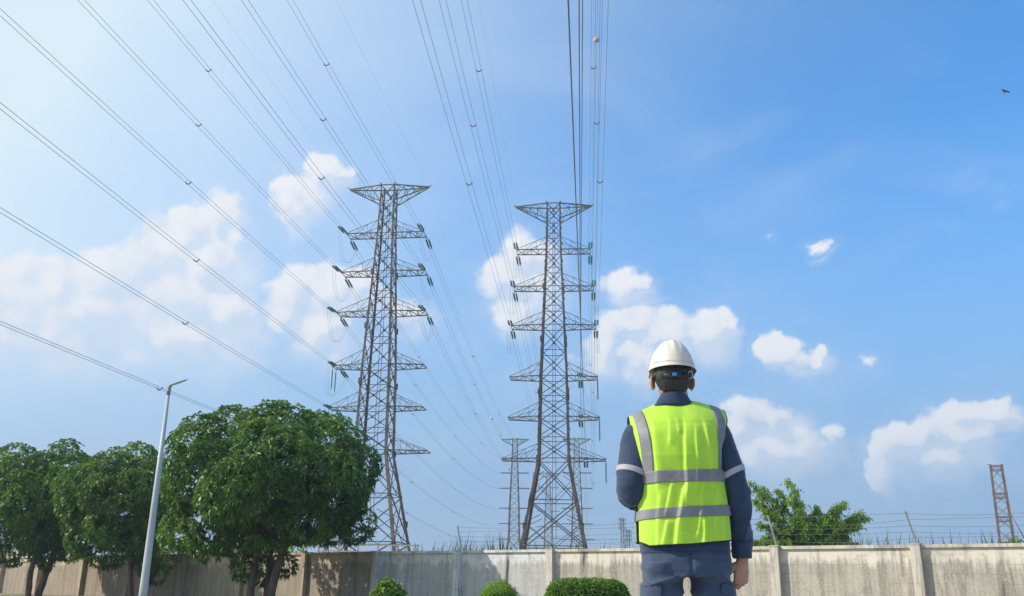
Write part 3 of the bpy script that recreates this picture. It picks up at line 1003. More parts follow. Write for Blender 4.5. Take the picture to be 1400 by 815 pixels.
round_tree(-9.0, 35.0, (0.0, 0, 4.45), (4.0, 3.6, 2.65), 58, (.8, 1.25),
           [(-.42, 0, -.30, .1, 1.9, .16), (.30, .1, .75, 0, 2.1, .18), (.1, .5, .1, .6, 2.0, .12)],
           'biggest round leafy tree, right of the lamp post, with forked trunk', 3,
           extra=[(-.75, .3, 1.35, .55), (.65, .4, 1.45, .5), (-.2, .6, 1.2, .55), (-3.1, -.2, 2.6, .8), (3.3, 0, 2.9, .75)])
round_tree(-22.3, 45.0, (0.0, 0, 4.3), (3.05, 2.8, 2.65), 40, (.75, 1.15),
           [(-.1, 0, -.05, 0, 2.0, .15), (.25, .1, .75, .1, 2.3, .16)],
           'leftmost round leafy tree, cut by the left edge of the frame', 5,
           extra=[(.5, .2, 1.7, .55), (.1, .3, 2.0, .6), (1.5, .2, 2.2, .6)])
round_tree(-17.4, 42.0, (0.0, 0, 4.0), (2.55, 2.4, 2.4), 36, (.7, 1.1),
           [(1.05, 0, .75, 0, 2.2, .13), (1.3, .2, 1.6, .2, 2.0, .09)],
           'middle round leafy tree standing just behind the lamp post', 8,
           extra=[(1.5, 0, 1.5, .6), (1.9, .1, 1.1, .5), (1.2, .1, 1.9, .6), (2.3, 0, 2.0, .7)])


# clipped bushes in front of the wall
def bush(x, y, half, label, seed, boxy=2.0, n=900, mat='leafhedge', ll=.07, wide=.5, clumpy=.10):
    b = empty('clipped_bush', (x, y, 0))
    tag(b, label, 'bush', 'clipped bushes along the wall')
    d = unit(n); d[:, 2] = np.abs(d[:, 2]) * 1.0
    q = rng.uniform(-1, 1, (n, 3)); fc = rng.integers(0, 5, n)
    q[np.arange(n), fc % 3] = np.where(fc < 3, 1.0, -1.0); q[:, 2] = np.where((fc % 3) == 2, 1.0, np.abs(q[:, 2]))
    q /= (np.abs(q) ** boxy).sum(1, keepdims=True) ** (1 / boxy)
    p = q * np.array(half) * (1 - np.abs(rng.normal(0, .05, n)))[:, None] * (1 + clumpy * vnoise(d * 4.5 + seed, seed))[:, None]
    d = q / np.linalg.norm(q, axis=1, keepdims=True)
    p = p + np.array((0, 0, .03))
    keep = p[:, 2] > .05
    p, d = p[keep], d[keep]
    ax = d * .8 + np.array((0, 0, .35)) + rng.normal(0, .25, d.shape); ax /= np.linalg.norm(ax, axis=1, keepdims=True)
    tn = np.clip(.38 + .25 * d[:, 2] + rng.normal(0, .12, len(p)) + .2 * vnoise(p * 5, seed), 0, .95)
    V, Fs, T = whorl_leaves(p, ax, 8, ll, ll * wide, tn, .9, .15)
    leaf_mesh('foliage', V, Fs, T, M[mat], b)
    mb = MB(); r = np.random.default_rng(seed)
    for k in range(7):
        a = r.uniform(0, 6.28)
        limb(mb, (r.normal(0, .05), r.normal(0, .05), -.05), (math.cos(a) * half[0] * .75, math.sin(a) * half[1] * .75, half[2] * r.uniform(.5, .85)), .02, .006, .2, 5, seed + k)
    mb.build('stem', M['bark'], b, True)


bush(-3.12, 25, (.44, .42, .80), 'small leafy bush in front of the shaded wall, left of the two others', 21, 2.0, 600, 'leafhedge', .12, .6, .2)
bush(-.24, 25, (.50, .48, .84), 'small fuzzy round bush in front of the wall between the two others', 22, 2.2, 1600, 'leafloose', .06, .4, .14)
bush(2.06, 25, (1.06, .60, .93), 'wide neatly clipped dark green hedge bush just left of the worker', 23, 4.5, 4800, 'leafhedge', .065, .55, .05)


# loose feathery tree behind the wall at the right
def loose_tree(x, y, label, seed):
    t = empty('feathery_tree', (x, y, 0)); tag(t, label, 'tree')
    r = np.random.default_rng(seed); mb = MB()
    P, A, T = [], [], []
    # (end point) of arching branches, in metres from the foot
    ends = [(-2.1, 0, 4.85), (-1.55, .3, 4.7), (-.6, -.2, 4.95), (-.95, .2, 4.6), (-2.0, .2, 4.2), (-1.75, -.3, 3.75), (-.2, .4, 4.3), (-1.9, 0, 3.25), (-1.6, .4, 2.7),
            (.5, 0, 3.9), (1.0, .3, 3.6), (1.3, -.2, 4.0), (1.75, .2, 4.1), (2.3, 0, 3.75), (2.55, .2, 3.55), (2.0, -.3, 3.2), (1.6, .3, 2.8), (.6, -.4, 3.3),
            (.1, .5, 3.5), (-.6, -.5, 3.4), (-.9, .4, 2.9), (.9, .5, 2.9), (2.1, .3, 2.5), (-.3, -.4, 2.7), (.4, .3, 2.6), (1.3, -.4, 3.3), (-2.1, .2, 2.5)]
    for k, e in enumerate(ends):
        s = np.array((r.normal(0, .15) + e[0] * .25, r.normal(0, .15), 1.6 + .15 * e[2]))
        e = np.array(e)
        pts = []
        for u in np.linspace(0, 1, 12):
            pts.append(s + (e - s) * u + np.array((0, 0, .28 * math.sin(math.pi * u))))
        mb.tube(pts, list(np.linspace(.045, .008, 12)), 6)
        for j in range(2, 12):
            for m_ in range(5 if j < 9 else 3):
                o = r.normal(0, 1, 3); o[2] = abs(o[2]) * .1 - .12; o /= np.linalg.norm(o)
                ln = r.choice([.2, .3, .45, .75]) * r.uniform(.6, 1.1) * (1.25 - j / 11)
                q = pts[j] + o * ln
                mb.tube([pts[j], (pts[j] + q) / 2 + (0, 0, .03), q], [.008, .006, .004], 4)
                for u in np.linspace(.2, 1, 7):
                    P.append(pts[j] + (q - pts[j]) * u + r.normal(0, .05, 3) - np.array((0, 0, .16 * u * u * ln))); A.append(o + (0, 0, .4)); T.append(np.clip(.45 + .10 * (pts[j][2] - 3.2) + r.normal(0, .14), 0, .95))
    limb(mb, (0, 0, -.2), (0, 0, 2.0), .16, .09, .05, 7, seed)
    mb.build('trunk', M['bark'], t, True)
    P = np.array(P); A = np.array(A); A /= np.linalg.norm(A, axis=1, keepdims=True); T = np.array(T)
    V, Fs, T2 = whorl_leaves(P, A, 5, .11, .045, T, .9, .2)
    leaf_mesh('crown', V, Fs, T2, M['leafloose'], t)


loose_tree(12.0, 38.0, 'loose bright green feathery tree behind the wall right of the worker', 31)


# scrub behind the wall at the far left, seen under the round trees
def scrub(x, y, lumps, label, seed):
    t = empty('scrub_bush', (x, y, 0)); tag(t, label, 'bush', 'scrub behind the wall')
    crown('foliage', t, [(np.array(l[:3]), l[3]) for l in lumps], M['leafloose'], 7, 7, .3, .12, .1)
    mb = MB()
    for l in lumps: limb(mb, (0, 0, -.1), l[:3], .06, .02, .1, 6, seed)
    mb.build('stem', M['bark'], t, True)


scrub(-33.5, 62, [(-2, 0, 2.2, 1.2), (0, 0, 2.0, 1.1), (1.6, 0, 2.1, .9)], 'sunlit scrub peeping over the wall at the left edge', 41)
scrub(-20.0, 60, [(-2.5, 0, 2.3, 1.0), (-.8, 0, 2.0, 1.0), (1.2, 0, 2.2, 1.0), (3, .3, 2.2, .9)], 'sunlit scrub peeping over the wall between the leftmost two trees', 42)
scrub(-13.0, 56, [(-1.2, 0, 2.3, .9), (.6, 0, 2.1, .9)], 'sunlit scrub peeping over the wall behind the biggest tree', 43)
scrub(61.6, 113, [(-1.0, 0, 4.5, 1.2), (.3, 0, 2.5, 1.5), (-.9, 0, 6.4, .7)], 'vines and scrub climbing the foot of the rusty tower', 44)

# reeds and tall grass growing behind the wall
rp, ra, rl_, rw_, rt_ = [], [], [], [], []


def reed_patch(s0, s1, n, h0, h1, off=.8):
    for k in range(n):
        s = random.uniform(s0, s1)
        p = wall_pt(s, off + random.random() * 1.2, WALL_TOP - .45)
        a = np.array((random.gauss(.03, .2), random.gauss(0, .1), 1.0))
        rp.append(p); ra.append(a); rl_.append(random.uniform(h0, h1) + .45); rw_.append(random.uniform(.015, .05)); rt_.append(random.random())


reed_patch(29.4, 31.0, 34, .1, .55); reed_patch(31.0, 33.6, 60, .1, .75); reed_patch(32.6, 34.6, 60, .15, .95); reed_patch(34.6, 38.5, 50, .05, .6)
reed_patch(46.2, 48.6, 60, .1, .75); reed_patch(48.6, 53.5, 110, .08, .6); reed_patch(51.3, 53.0, 40, .25, 1.15); reed_patch(28.0, 29.4, 14, .05, .3)
reed_patch(37, 44, 46, .05, .4)
V, Fs, T = leaf_arrays(np.array(rp), np.array(ra), np.array(rl_), np.array(rw_), np.array(rt_), droop=.04)
tag(leaf_mesh('reed_grass', V, Fs, T, M['reed']), kind='stuff')

# ------------------------------------------------------------------ lamp post
lp = empty('lamp_post', (-10.62, 28.0, 0))
tag(lp, 'tall pale grey tapered street lamp post left of the biggest tree', 'lamp post')
MB().tube([(0, 0, 0), (0, 0, .5), (0, 0, 3.0), (0, 0, 6.3)], [.125, .12, .092, .048], 20).build('pole', M['galv'], lp, True)
MB().box(-.22, -.22, -.02, .22, .22, .03).build('base_plate', M['galv'], lp)
MB().tube([(0, 0, 6.28), (0, 0, 6.52)], [.058, .058], 16).tube([(0, 0, 6.48), (.06, -.02, 6.62)], [.05, .045], 12).build('collar', material('dark_bracket', (.24, .25, .26), .5), lp, True)
lh = MB()
rings = []
for t, w, h in ((0, .045, .025), (.12, .08, .03), (.5, .09, .034), (.85, .07, .025), (1, .03, .012)):
    c = np.array((.02 + .55 * t, -.02 - .08 * t, 6.58 + .17 * t))
    rings.append([c + np.array((0, w * math.cos(a), h * math.sin(a))) for a in np.linspace(0, 2 * math.pi, 13)[:-1]])
lh.loft(rings).build('lamp_head', material('lamp_head_grey', (.52, .54, .56), .45), lp, True)

# ------------------------------------------------------------------ bird
bd = MB()
bd.loft([[np.array((.0, y, 0)) + np.array((w * math.cos(a), 0, w * math.sin(a))) for a in np.linspace(0, 2 * math.pi, 11)[:-1]]
         for y, w in ((-.20, .008), (-.12, .02), (-.04, .045), (.05, .05), (.11, .035), (.15, .03), (.18, .022), (.21, .004))])
for sg in (-1, 1):
    prof = [(.02, .07, .0, .13), (.16, .075, .07, .14), (.28, .05, .05, .11), (.38, .0, -.01, .03)]
    vs = []
    for x, yl, z, ch in prof:
        for dz in (.006, -.006):
            vs += [(sg * x, yl, z + dz), (sg * x, yl - ch, z + dz)]
    fs = []
    for i in range(3):
        a, b = i * 4, (i + 1) * 4
        fs += [(a, a + 1, b + 1, b), (a + 2, b + 2, b + 3, a + 3), (a, b, b + 2, a + 2), (a + 1, a + 3, b + 3, b + 1)]
    fs += [(0, 2, 3, 1), (12, 13, 15, 14)]
    bd.add(vs, fs)
bird = bd.build('bird', material('dark_feathers', (.05, .05, .055), .8), None, True)
bird.location = (36.4, 60, 36.16); bird.rotation_euler = (R(-12), R(9), R(15))
tag(bird, 'tiny dark bird flying in the blue sky near the right edge', 'bird')
#PERSON#
# ------------------------------------------------------------------ the worker
def remeshed(mb, voxel, smooth=4, fac=.5):
    """union of closed shells -> one smooth skin, returned as (verts, faces)"""
    me = bpy.data.meshes.new('tmp'); me.from_pydata(mb.v, [], mb.f); me.update()
    o = bpy.data.objects.new('tmp', me); COL.objects.link(o)
    md = o.modifiers.new('r', 'REMESH'); md.mode = 'VOXEL'; md.voxel_size = voxel
    if smooth:
        ms = o.modifiers.new('s', 'SMOOTH'); ms.iterations = smooth; ms.factor = fac
    dg = bpy.context.evaluated_depsgraph_get(); dg.update()
    ev = o.evaluated_get(dg); m2 = ev.to_mesh()
    V = np.zeros(len(m2.vertices) * 3, np.float32); m2.vertices.foreach_get('co', V)
    N = np.zeros(len(m2.vertices) * 3, np.float32); m2.vertices.foreach_get('normal', N)
    Fs = [tuple(p.vertices) for p in m2.polygons]
    ev.to_mesh_clear()
    bpy.data.objects.remove(o); bpy.data.meshes.remove(me)
    return V.reshape(-1, 3).astype(float), N.reshape(-1, 3).astype(float), Fs


def ring(c, a, b, n=2.0, cnt=28, tilt=0.0, roll=0.0):
    """horizontal superellipse ring; tilt leans it forwards, roll sideways"""
    out = []
    for k in range(cnt):
        t = 2 * math.pi * k / cnt
        x = math.copysign(abs(math.cos(t)) ** (2 / n), math.cos(t)) * a
        y = math.copysign(abs(math.sin(t)) ** (2 / n), math.sin(t)) * b
        out.append((c[0] + x, c[1] + y, c[2] + tilt * y + roll * x))
    return out


def fabric(name, col, var, rough=.85, weave=900, bump=.25, sheen=.2):
    m = material(name, col, rough, 0, var, 9, 0)
    k = NT(m.node_tree); b = k.n['Principled BSDF']
    tc = k.node('ShaderNodeTexCoord')
    bp = k.node('ShaderNodeBump'); bp.inputs['Strength'].default_value = bump; bp.inputs['Distance'].default_value = .004
    h = k.math('ADD', k.math('MULTIPLY', k.noise(tc.outputs['Object'], weave, 2, .5), .25), k.noise(k.scalevec(tc.outputs['Object'], (1, 1, .45)), 38, 4, .55))
    k.put(bp.inputs['Height'], h); k.put(b.inputs['Normal'], bp.outputs[0])
    b.inputs['Sheen Weight'].default_value = sheen
    b.inputs['Specular IOR Level'].default_value = .25
    return m


M['skin'] = material('skin', (.50, .27, .175), .5, 0, (.42, .21, .135), 28, .15, 300)
M['navy'] = fabric('navy_workwear', (.028, .048, .092), (.038, .060, .110))
M['navytrouser'] = fabric('navy_trouser', (.042, .062, .110), (.056, .080, .132))
M['lime'] = fabric('fluorescent_lime', (.43, .70, .055), (.47, .73, .065), .6, 700, .30, .1)
M['tape'] = material('grey_reflective_tape', (.19, .19, .205), .62, .0, (.25, .25, .265), 14, .2, 60)
M['tapelight'] = material('silver_reflective_tape', (.40, .40, .42), .6, .0, (.36, .36, .38), 14, .1, 60)
M['trim'] = material('dark_binding', (.015, .018, .022), .8)
M['hat'] = material('white_hard_hat', (.72, .67, .57), .42, 0, (.65, .60, .50), 5, .05, 30)
M['hair'] = material('black_hair', (.010, .009, .009), .42, 0, (.045, .040, .038), 1.0, .9, 1, .5, (160, 160, 10))
M['band'] = material('black_headband', (.018, .018, .02), .5)
M['blue'] = material('blue_knob', (.03, .22, .62), .4)
M['boot'] = material('black_boot', (.02, .018, .016), .5, 0, (.04, .035, .03), 8, .3, 60)

PO = Vector((0.712, 3.82, .004))
person = empty('person', PO)
tag(person, 'person seen from behind in lime hi-vis vest, navy workwear and white hard hat', 'person')


def lerp_tab(x, tab):
    xs = [t[0] for t in tab]; ys = [t[1] for t in tab]
    return np.interp(x, xs, ys)


# silhouette tables in metres above the feet: half widths left / right of x=0
A_L = [(.90, .180), (.97, .182), (1.05, .182), (1.12, .178), (1.19, .168), (1.25, .176), (1.33, .188), (1.40, .200), (1.47, .206), (1.56, .19)]
A_R = [(.90, .178), (.97, .178), (1.05, .176), (1.12, .166), (1.19, .156), (1.25, .150), (1.33, .160), (1.40, .178), (1.47, .190), (1.56, .19)]
B_T = [(.90, .120), (1.00, .118), (1.10, .113), (1.20, .118), (1.30, .126), (1.40, .124), (1.56, .11)]


def ztop(x):
    """height of the shoulder line above x (right shoulder a little higher)"""
    x = np.asarray(x, float)
    return np.interp(x, [-.25, -.213, -.16, -.10, -.06, 0, .06, .10, .15, .19, .25],
                     [1.43, 1.470, 1.500, 1.526, 1.540, 1.546, 1.546, 1.538, 1.524, 1.508, 1.46])


def torso_pt(th, z, grow=0.0, back=True):
    """point of the torso surface: th -90..90 deg across, z height; grow = clearance"""
    th = np.asarray(th, float); z = np.asarray(z, float)
    s = np.sin(th); zz = z
    x = s * np.where(s < 0, lerp_tab(zz, A_L) + grow, lerp_tab(zz, A_R) + grow)
    zt = ztop(x) + grow * .6
    zz = np.minimum(zz, zt)
    t = np.clip((zt - zz) / .15, 0, 1)
    fac = np.sqrt(np.clip(1 - (1 - t) ** 2.0, 0, 1))
    dep = lerp_tab(zz, B_T) + grow
    prof = np.cos(th) ** .72
    y = dep * prof * fac
    # upper back leans forward a touch, small of the back hollows
    cy = np.interp(zz, [.9, 1.1, 1.3, 1.45, 1.56], [.0, .004, .006, .022, .045])
    if back:
        y = -y - .010 * np.exp(-((zz - 1.36) / .09) ** 2) * np.cos(th) + .006 * np.exp(-((s) / .12) ** 2) * (zz > 1.0)
    return np.stack([x, cy + y, zz], -1)


def torso_shell(grow, z0, z1, mb, nz=34, nt=26):
    """closed shell of back + front for remeshing"""
    ths = np.linspace(-math.pi / 2, math.pi / 2, nt)
    rings = []
    for z in np.linspace(z0, z1, nz):
        f = torso_pt(ths, np.full(nt, z), grow, True)
        g = torso_pt(ths[::-1][1:-1], np.full(nt - 2, z), grow, False)
        rings.append([tuple(p) for p in f] + [tuple(p) for p in g])
    mb.loft(rings)


def arm_rings(pts, rad, cnt=22, squash=1.0):
    """closed tube along a bent arm"""
    mb = MB(); mb.tube(pts, rad, cnt); return mb


def smooth_path(P, Rr, n=26):
    P = np.array(P, float); t = np.r_[0, np.cumsum(np.linalg.norm(np.diff(P, axis=0), axis=1))]; t /= t[-1]
    u = np.linspace(0, 1, n)
    Q = np.stack([np.interp(u, t, P[:, j]) for j in range(3)], 1); Rq = np.interp(u, t, Rr)
    for _ in range(2):
        Q[1:-1] = (Q[:-2] + 2 * Q[1:-1] + Q[2:]) / 4; Rq[1:-1] = (Rq[:-2] + 2 * Rq[1:-1] + Rq[2:]) / 4
    return Q, Rq


SH_L, EL_L, WR_L = np.array((-.172, .02, 1.425)), np.array((-.223, -.035, 1.165)), np.array((-.105, .19, 1.125))
SH_R, EL_R, WR_R = np.array((.150, .02, 1.445)), np.array((.226, -.02, 1.150)), np.array((.236, .03, .905))

# ---- hands: palm and five separate bent fingers, then one skin
def hand_shell(wrist, axis, back, thumb_side, curl, mb, sc=1.0):
    """axis: wrist->knuckles, back: out of the back of the hand, thumb_side: towards the thumb"""
    axis = axis / np.linalg.norm(axis); back = back - axis * (back @ axis); back /= np.linalg.norm(back)
    side = thumb_side - axis * (thumb_side @ axis) - back * (thumb_side @ back); side /= np.linalg.norm(side)
    at = lambda a, s, b: wrist + (axis * a + side * s + back * b) * sc
    # wrist + palm
    rings = []
    for a, w, t, b0 in ((-.05, .027, .021, 0), (-.01, .027, .020, 0), (.02, .034, .0185, 0), (.05, .041, .0165, 0), (.08, .042, .0145, .001), (.094, .038, .011, .002)):
        rings.append([at(a, w * math.cos(t_), b0 + t * math.sin(t_)) for t_ in np.linspace(0, 2 * math.pi, 21)[:-1]])
    mb.loft(rings)
    # thenar
    mb.ellipsoid(at(.035, .026, -.012), (.018 * sc, .018 * sc, .024 * sc), 14, 10)
    for (s, a0, L, r, sp) in ((.031, .088, .072, .0088, .06), (.0105, .093, .080, .0092, .015), (-.0105, .090, .074, .0088, -.03), (-.030, .082, .058, .0078, -.09)):
        p = at(a0 - .018, s, .001); pts = [p]; rr = [r * 1.12 * sc]; ang = .12
        p = at(a0, s, .001); pts.append(p); rr.append(r * 1.12 * sc)
        for frac, c in ((.45, curl[0]), (.30, curl[1]), (.25, curl[2])):
            ang += c
            d = axis * math.cos(ang) - back * math.sin(ang) + side * sp
            for _ in range(2):
                p = p + d / np.linalg.norm(d) * L * frac / 2 * sc
                pts.append(p); rr.append(r * sc)
        rr = [x * (1 - .22 * i / len(rr)) for i, x in enumerate(rr)]
        mb.tube(pts, rr, 12)
        mb.ellipsoid(pts[-1], (rr[-1],) * 3, 10, 8)
        for j in (1, 3, 5): mb.ellipsoid(pts[j], (rr[j] * 1.07,) * 3, 10, 8)
    # thumb leaves the side near the base of the palm
    p0, p1 = at(.022, .026, -.010), at(.052, .050, -.020)
    p2, p3 = at(.082, .050, -.036), at(.104, .040, -.046)
    mb.tube([p0, (p0 + p1) / 2, p1, (p1 + p2) / 2, p2, (p2 + p3) / 2, p3], [x * sc for x in (.016, .0145, .0125, .0115, .0115, .0105, .0085)], 12)
    mb.ellipsoid(p3, (.0088 * sc,) * 3, 10, 8); mb.ellipsoid(p1, (.0130 * sc,) * 3, 10, 8); mb.ellipsoid(p2, (.0118 * sc,) * 3, 10, 8)


def add_mesh(acc, V, Fs):
    acc.add(V, Fs)


body = MB()
# core: head, neck, trunk, arms, legs, feet
HC = np.array((-.021, .020, 1.665))
core = MB()
core.ellipsoid(HC + (0, .008, .02), (.074, .093, .098), 28, 20)
core.ellipsoid(HC + (0, .040, -.045), (.056, .058, .062), 24, 16)           # face and jaw
core.ellipsoid(HC + (0, .072, -.088), (.024, .020, .018), 16, 12)           # chin
core.ellipsoid(HC + (0, .096, -.018), (.011, .017, .020), 14, 10)           # nose
core.ellipsoid(HC + (0, .106, -.030), (.015, .012, .009), 14, 10)
core.ellipsoid(HC + (0, .086, -.056), (.024, .012, .007), 14, 10)           # mouth
core.ellipsoid(HC + (0, .084, .010), (.055, .018, .010), 16, 10)            # brow
for sg in (-1, 1):                                                           # ears
    e = HC + (sg * .078, .006, -.045 + .008)
    core.loft([[e + np.array((sg * (o + .010 * abs(math.cos(t))), .022 * math.cos(t) * w - o * .7, .034 * math.sin(t) * w)) for t in np.linspace(0, 2 * math.pi, 19)[:-1]]
               for o, w in ((-.010, .62), (-.002, .86), (.002, 1.0), (.007, .96), (.009, .7))])
core.tube([(-.010, .02, 1.46), (-.014, .018, 1.54), (-.019, .018, 1.60), (-.02, .018, 1.65)], [.066, .060, .058, .058], 20)
torso_shell(-.022, .88, 1.56, core, 24, 20)
core.loft([ring((0, 0, z), a, b, 2.3) for z, a, b in ((.87, .120, .075), (.91, .150, .090), (.96, .152, .088))])
for sh, el, wr in ((SH_L, EL_L, WR_L), (SH_R, EL_R, WR_R)):
    Q, Rq = smooth_path([sh, sh + (el - sh) * .5, el, el + (wr - el) * .45, wr], [.046, .043, .036, .033, .026]); core.tube(Q, Rq, 16)
for sh, sg in ((SH_L, -1), (SH_R, 1)):                                        # deltoids and trapezius
    core.ellipsoid(sh + (-sg * .008, 0, -.014), (.048, .050, .048), 20, 14)
    core.tube([sh + (-sg * .01, 0, -.01), (sg * .10, .025, 1.445), (sg * .045 - .01, .02, 1.48), (-.014, .02, 1.52)], [.042, .044, .044, .044], 18)
    core.ellipsoid(sh * .62 + np.array((0, .0, .47)), (.075, .075, .10), 20, 14)
core.ellipsoid((0, .0, .935), (.150, .085, .075), 24, 16)
LEG = {}
for sg in (-1, 1):
    hip, kn, an = np.array((sg * .092, .0, .90)), np.array((sg * .104, -.010, .49)), np.array((sg * .112, .02, .09)); LEG[sg] = (hip, kn, an)
    Q, Rq = smooth_path([hip, hip + (kn - hip) * .5, kn, kn + (an - kn) * .4, an], [.070, .066, .050, .050, .036]); core.tube(Q, Rq, 16)
    core.loft([[(sg * (.112 + .012 * t) + w * math.cos(q), -.055 + .23 * t, .012 + h * (1 + math.sin(q))) for q in np.linspace(0, 2 * math.pi, 17)[:-1]]
               for t, w, h in ((0, .022, .030), (.15, .034, .040), (.4, .038, .038), (.75, .044, .024), (1, .028, .014))])
V, N, Fs = remeshed(core, .0052, 4)
body.add(V, Fs)
hand = MB()
hand_shell(WR_R + (0, .004, -.002), np.array((-.10, .14, -1.0)), np.array((.55, -.80, -.1)), np.array((-.85, .25, 0)), (.62, .78, .45), hand, .98)
hand_shell(WR_L + (.01, .008, .0), np.array((.55, .80, .05)), np.array((-.5, .3, .8)), np.array((-.2, .5, .8)), (.55, .6, .4), hand, .97)
V, N, Fs = remeshed(hand, .0021, 3)
body.add(V, Fs)
body.build('body', M['skin'], person, True)

# eyes
for sg in (-1, 1):
    MB().ellipsoid(HC + (sg * .031, .078, -.010), (.0125, .0125, .0125), 14, 10).build('eye', material('eye_white', (.75, .73, .70), .2) if sg < 0 else bpy.data.materials['eye_white'], person, True)

# hair: close cropped shell on the back and sides of the skull
hb = MB()
rings = []
for z, w, yb, yf in ((1.573, .038, -.050, -.026), (1.585, .051, -.066, -.008), (1.60, .063, -.076, .012), (1.625, .074, -.084, .030), (1.655, .077, -.088, .040), (1.69, .078, -.088, .075), (1.73, .070, -.075, .085), (1.76, .045, -.045, .06)):
    rings.append(ring((HC[0], HC[1] + (yb + yf) / 2, z), w, (yf - yb) / 2, 2.4, 40))
hb.loft(rings)
V, N, Fs = remeshed(hb, .004, 3)
nz = vnoise(V * (110, 110, 30), 2) * .0022 + vnoise(V * (260, 260, 60), 4) * .0012
V = V + N * nz[:, None]
mesh_obj('hair', V, Fs, M['hair'], person, True)

# ---- hard hat
hat = empty('hard_hat', (HC[0] + .001, HC[1] + .002, 1.679)); hat.parent = person
HH = .134
prof = [(0.0, 1.0), (.06, .985), (.12, .97), (.26, .925), (.42, .865), (.56, .79), (.68, .70), (.79, .585), (.88, .46), (.95, .32), (.985, .18), (1.0, .05)]
cnt = 96
hv, hf = [], []
for (t, w) in prof:
    for k in range(cnt):
        a = 2 * math.pi * k / cnt
        x = .0985 * w * math.cos(a); y = .123 * w * math.sin(a)
        z = HH * t
        # three raised ribs running front to back over the crown
        up = min(1, max(0, (t - .30) / .35))
        rib = .0042 * math.exp(-((x) / .009) ** 2) + .0048 * (math.exp(-((x - .034) / .008) ** 2) + math.exp(-((x + .034) / .008) ** 2)) * .9
        nrm = np.array((x / .0985 ** 2, y / .123 ** 2, .25 / HH * (t + .05) * 40)); nrm /= np.linalg.norm(nrm)
        p = np.array((x, y, z)) + nrm * rib * up
        if t < .10: p[:2] *= 1 + .020 * (1 - t / .10)
        hv.append(p)
for i in range(len(prof) - 1):
    for k in range(cnt):
        hf.append((i * cnt + k, i * cnt + (k + 1) % cnt, (i + 1) * cnt + (k + 1) % cnt, (i + 1) * cnt + k))
hf.append(tuple((len(prof) - 1) * cnt + k for k in range(cnt)))
sh = mesh_obj('shell', hv, hf, M['hat'], hat, True)
so = sh.modifiers.new('solid', 'SOLIDIFY'); so.thickness = .003; so.offset = -1
ss = sh.modifiers.new('sub', 'SUBSURF'); ss.levels = 1; ss.render_levels = 1
# ledge line near the back rim
MB().tube([(.1005 * .972 * math.cos(a), .1245 * .972 * math.sin(a), .0225) for a in np.linspace(R(200), R(340), 30)], .0012, 6).build('ledge', M['hat'], hat, True)
# peak at the front
pk = []
for rr, zz in ((.97, .002), (1.10, -.001), (1.26, -.007), (1.40, -.016)):
    for k in range(25):
        a = R(25 + 130 * k / 24); q = (rr - 1) * math.sin((a - R(25)) / R(130) * math.pi) ** .7 + 1
        pk.append((.0995 * (1 + (q - 1) * .5) * math.cos(a), .124 * q * math.sin(a), zz + .004))
pf = [(i * 25 + k, i * 25 + k + 1, (i + 1) * 25 + k + 1, (i + 1) * 25 + k) for i in range(3) for k in range(24)]
po = mesh_obj('peak', pk, pf, M['hat'], hat, True)
m_ = po.modifiers.new('solid', 'SOLIDIFY'); m_.thickness = .0035
# headband, ratchet box and blue knob on the nape
hbm = MB(); N0 = 40
for zz, g in ((-.050, 0), (-.026, 0)):
    for k in range(N0 + 1):
        a = R(172 + 196 * k / N0)
        dip = -.006 * math.sin(math.pi * k / N0)
        hbm.v.append((.0835 * math.cos(a), .0985 * math.sin(a) + .004, zz + .006 + dip + .014 * abs(math.cos(a)) ** 3))
hbm.f = [(k, k + 1, N0 + 2 + k, N0 + 1 + k) for k in range(N0)]
ho = hbm.build('headband', M['band'], hat, True)
m_ = ho.modifiers.new('solid', 'SOLIDIFY'); m_.thickness = .003; m_.offset = 1
bx = MB().box(-.034, -.106, -.049, .020, -.096, -.024)
rb = bx.build('ratchet_box', M['band'], hat); m_ = rb.modifiers.new('b', 'BEVEL'); m_.width = .003; m_.segments = 2
kb = MB().box(-.018, -.112, -.044, .001, -.104, -.030).build('knob', M['blue'], rb); m_ = kb.modifiers.new('b', 'BEVEL'); m_.width = .002; m_.segments = 2
# strap buckle ring by the right ear, strap slots
bk = MB(); bk.tube([(.064 + .0095 * math.cos(a), -.070 - .003 * math.sin(a), -.030 + .0145 * math.sin(a)) for a in np.linspace(0, 2 * math.pi, 21)], .0028, 6, False)
bk.build('strap_buckle', M['tapelight'], hat, True)
st3 = MB().tube([(.070, -.060, -.040), (.088, -.035, -.012), (.097, -.02, .0)], .006, 8); st3.build('suspension_tab', M['navy'], hat, True)

# ---- jacket: torso + sleeves as one skin, with creases pressed in
jk = MB()
torso_shell(0.0, .925, 1.555, jk, 40, 28)
QL, RL = smooth_path([SH_L + (.05, 0, .015), SH_L + (-.004, 0, -.02), SH_L + (EL_L - SH_L) * .55, EL_L, EL_L + (WR_L - EL_L) * .5, WR_L], [.060, .066, .065, .062, .060, .042])
QR, RR = smooth_path([SH_R + (-.04, 0, .015), SH_R + (.000, 0, -.02), SH_R + (EL_R - SH_R) * .55, EL_R, EL_R + (WR_R - EL_R) * .5, WR_R + (0, 0, .008)], [.058, .062, .059, .053, .046, .036])
jk.tube(QL, RL, 22); jk.tube(QR, RR, 22)
V, N, Fs = remeshed(jk, .0050, 6)


def sleeve_axis(V, Q):
    """distance along the nearest sleeve axis and the nearest distance"""
    d = np.linalg.norm(V[:, None, :] - Q[None], axis=2); i = d.argmin(1)
    seg = np.r_[0, np.cumsum(np.linalg.norm(np.diff(Q, axis=0), axis=1))]
    return seg[i], d.min(1)


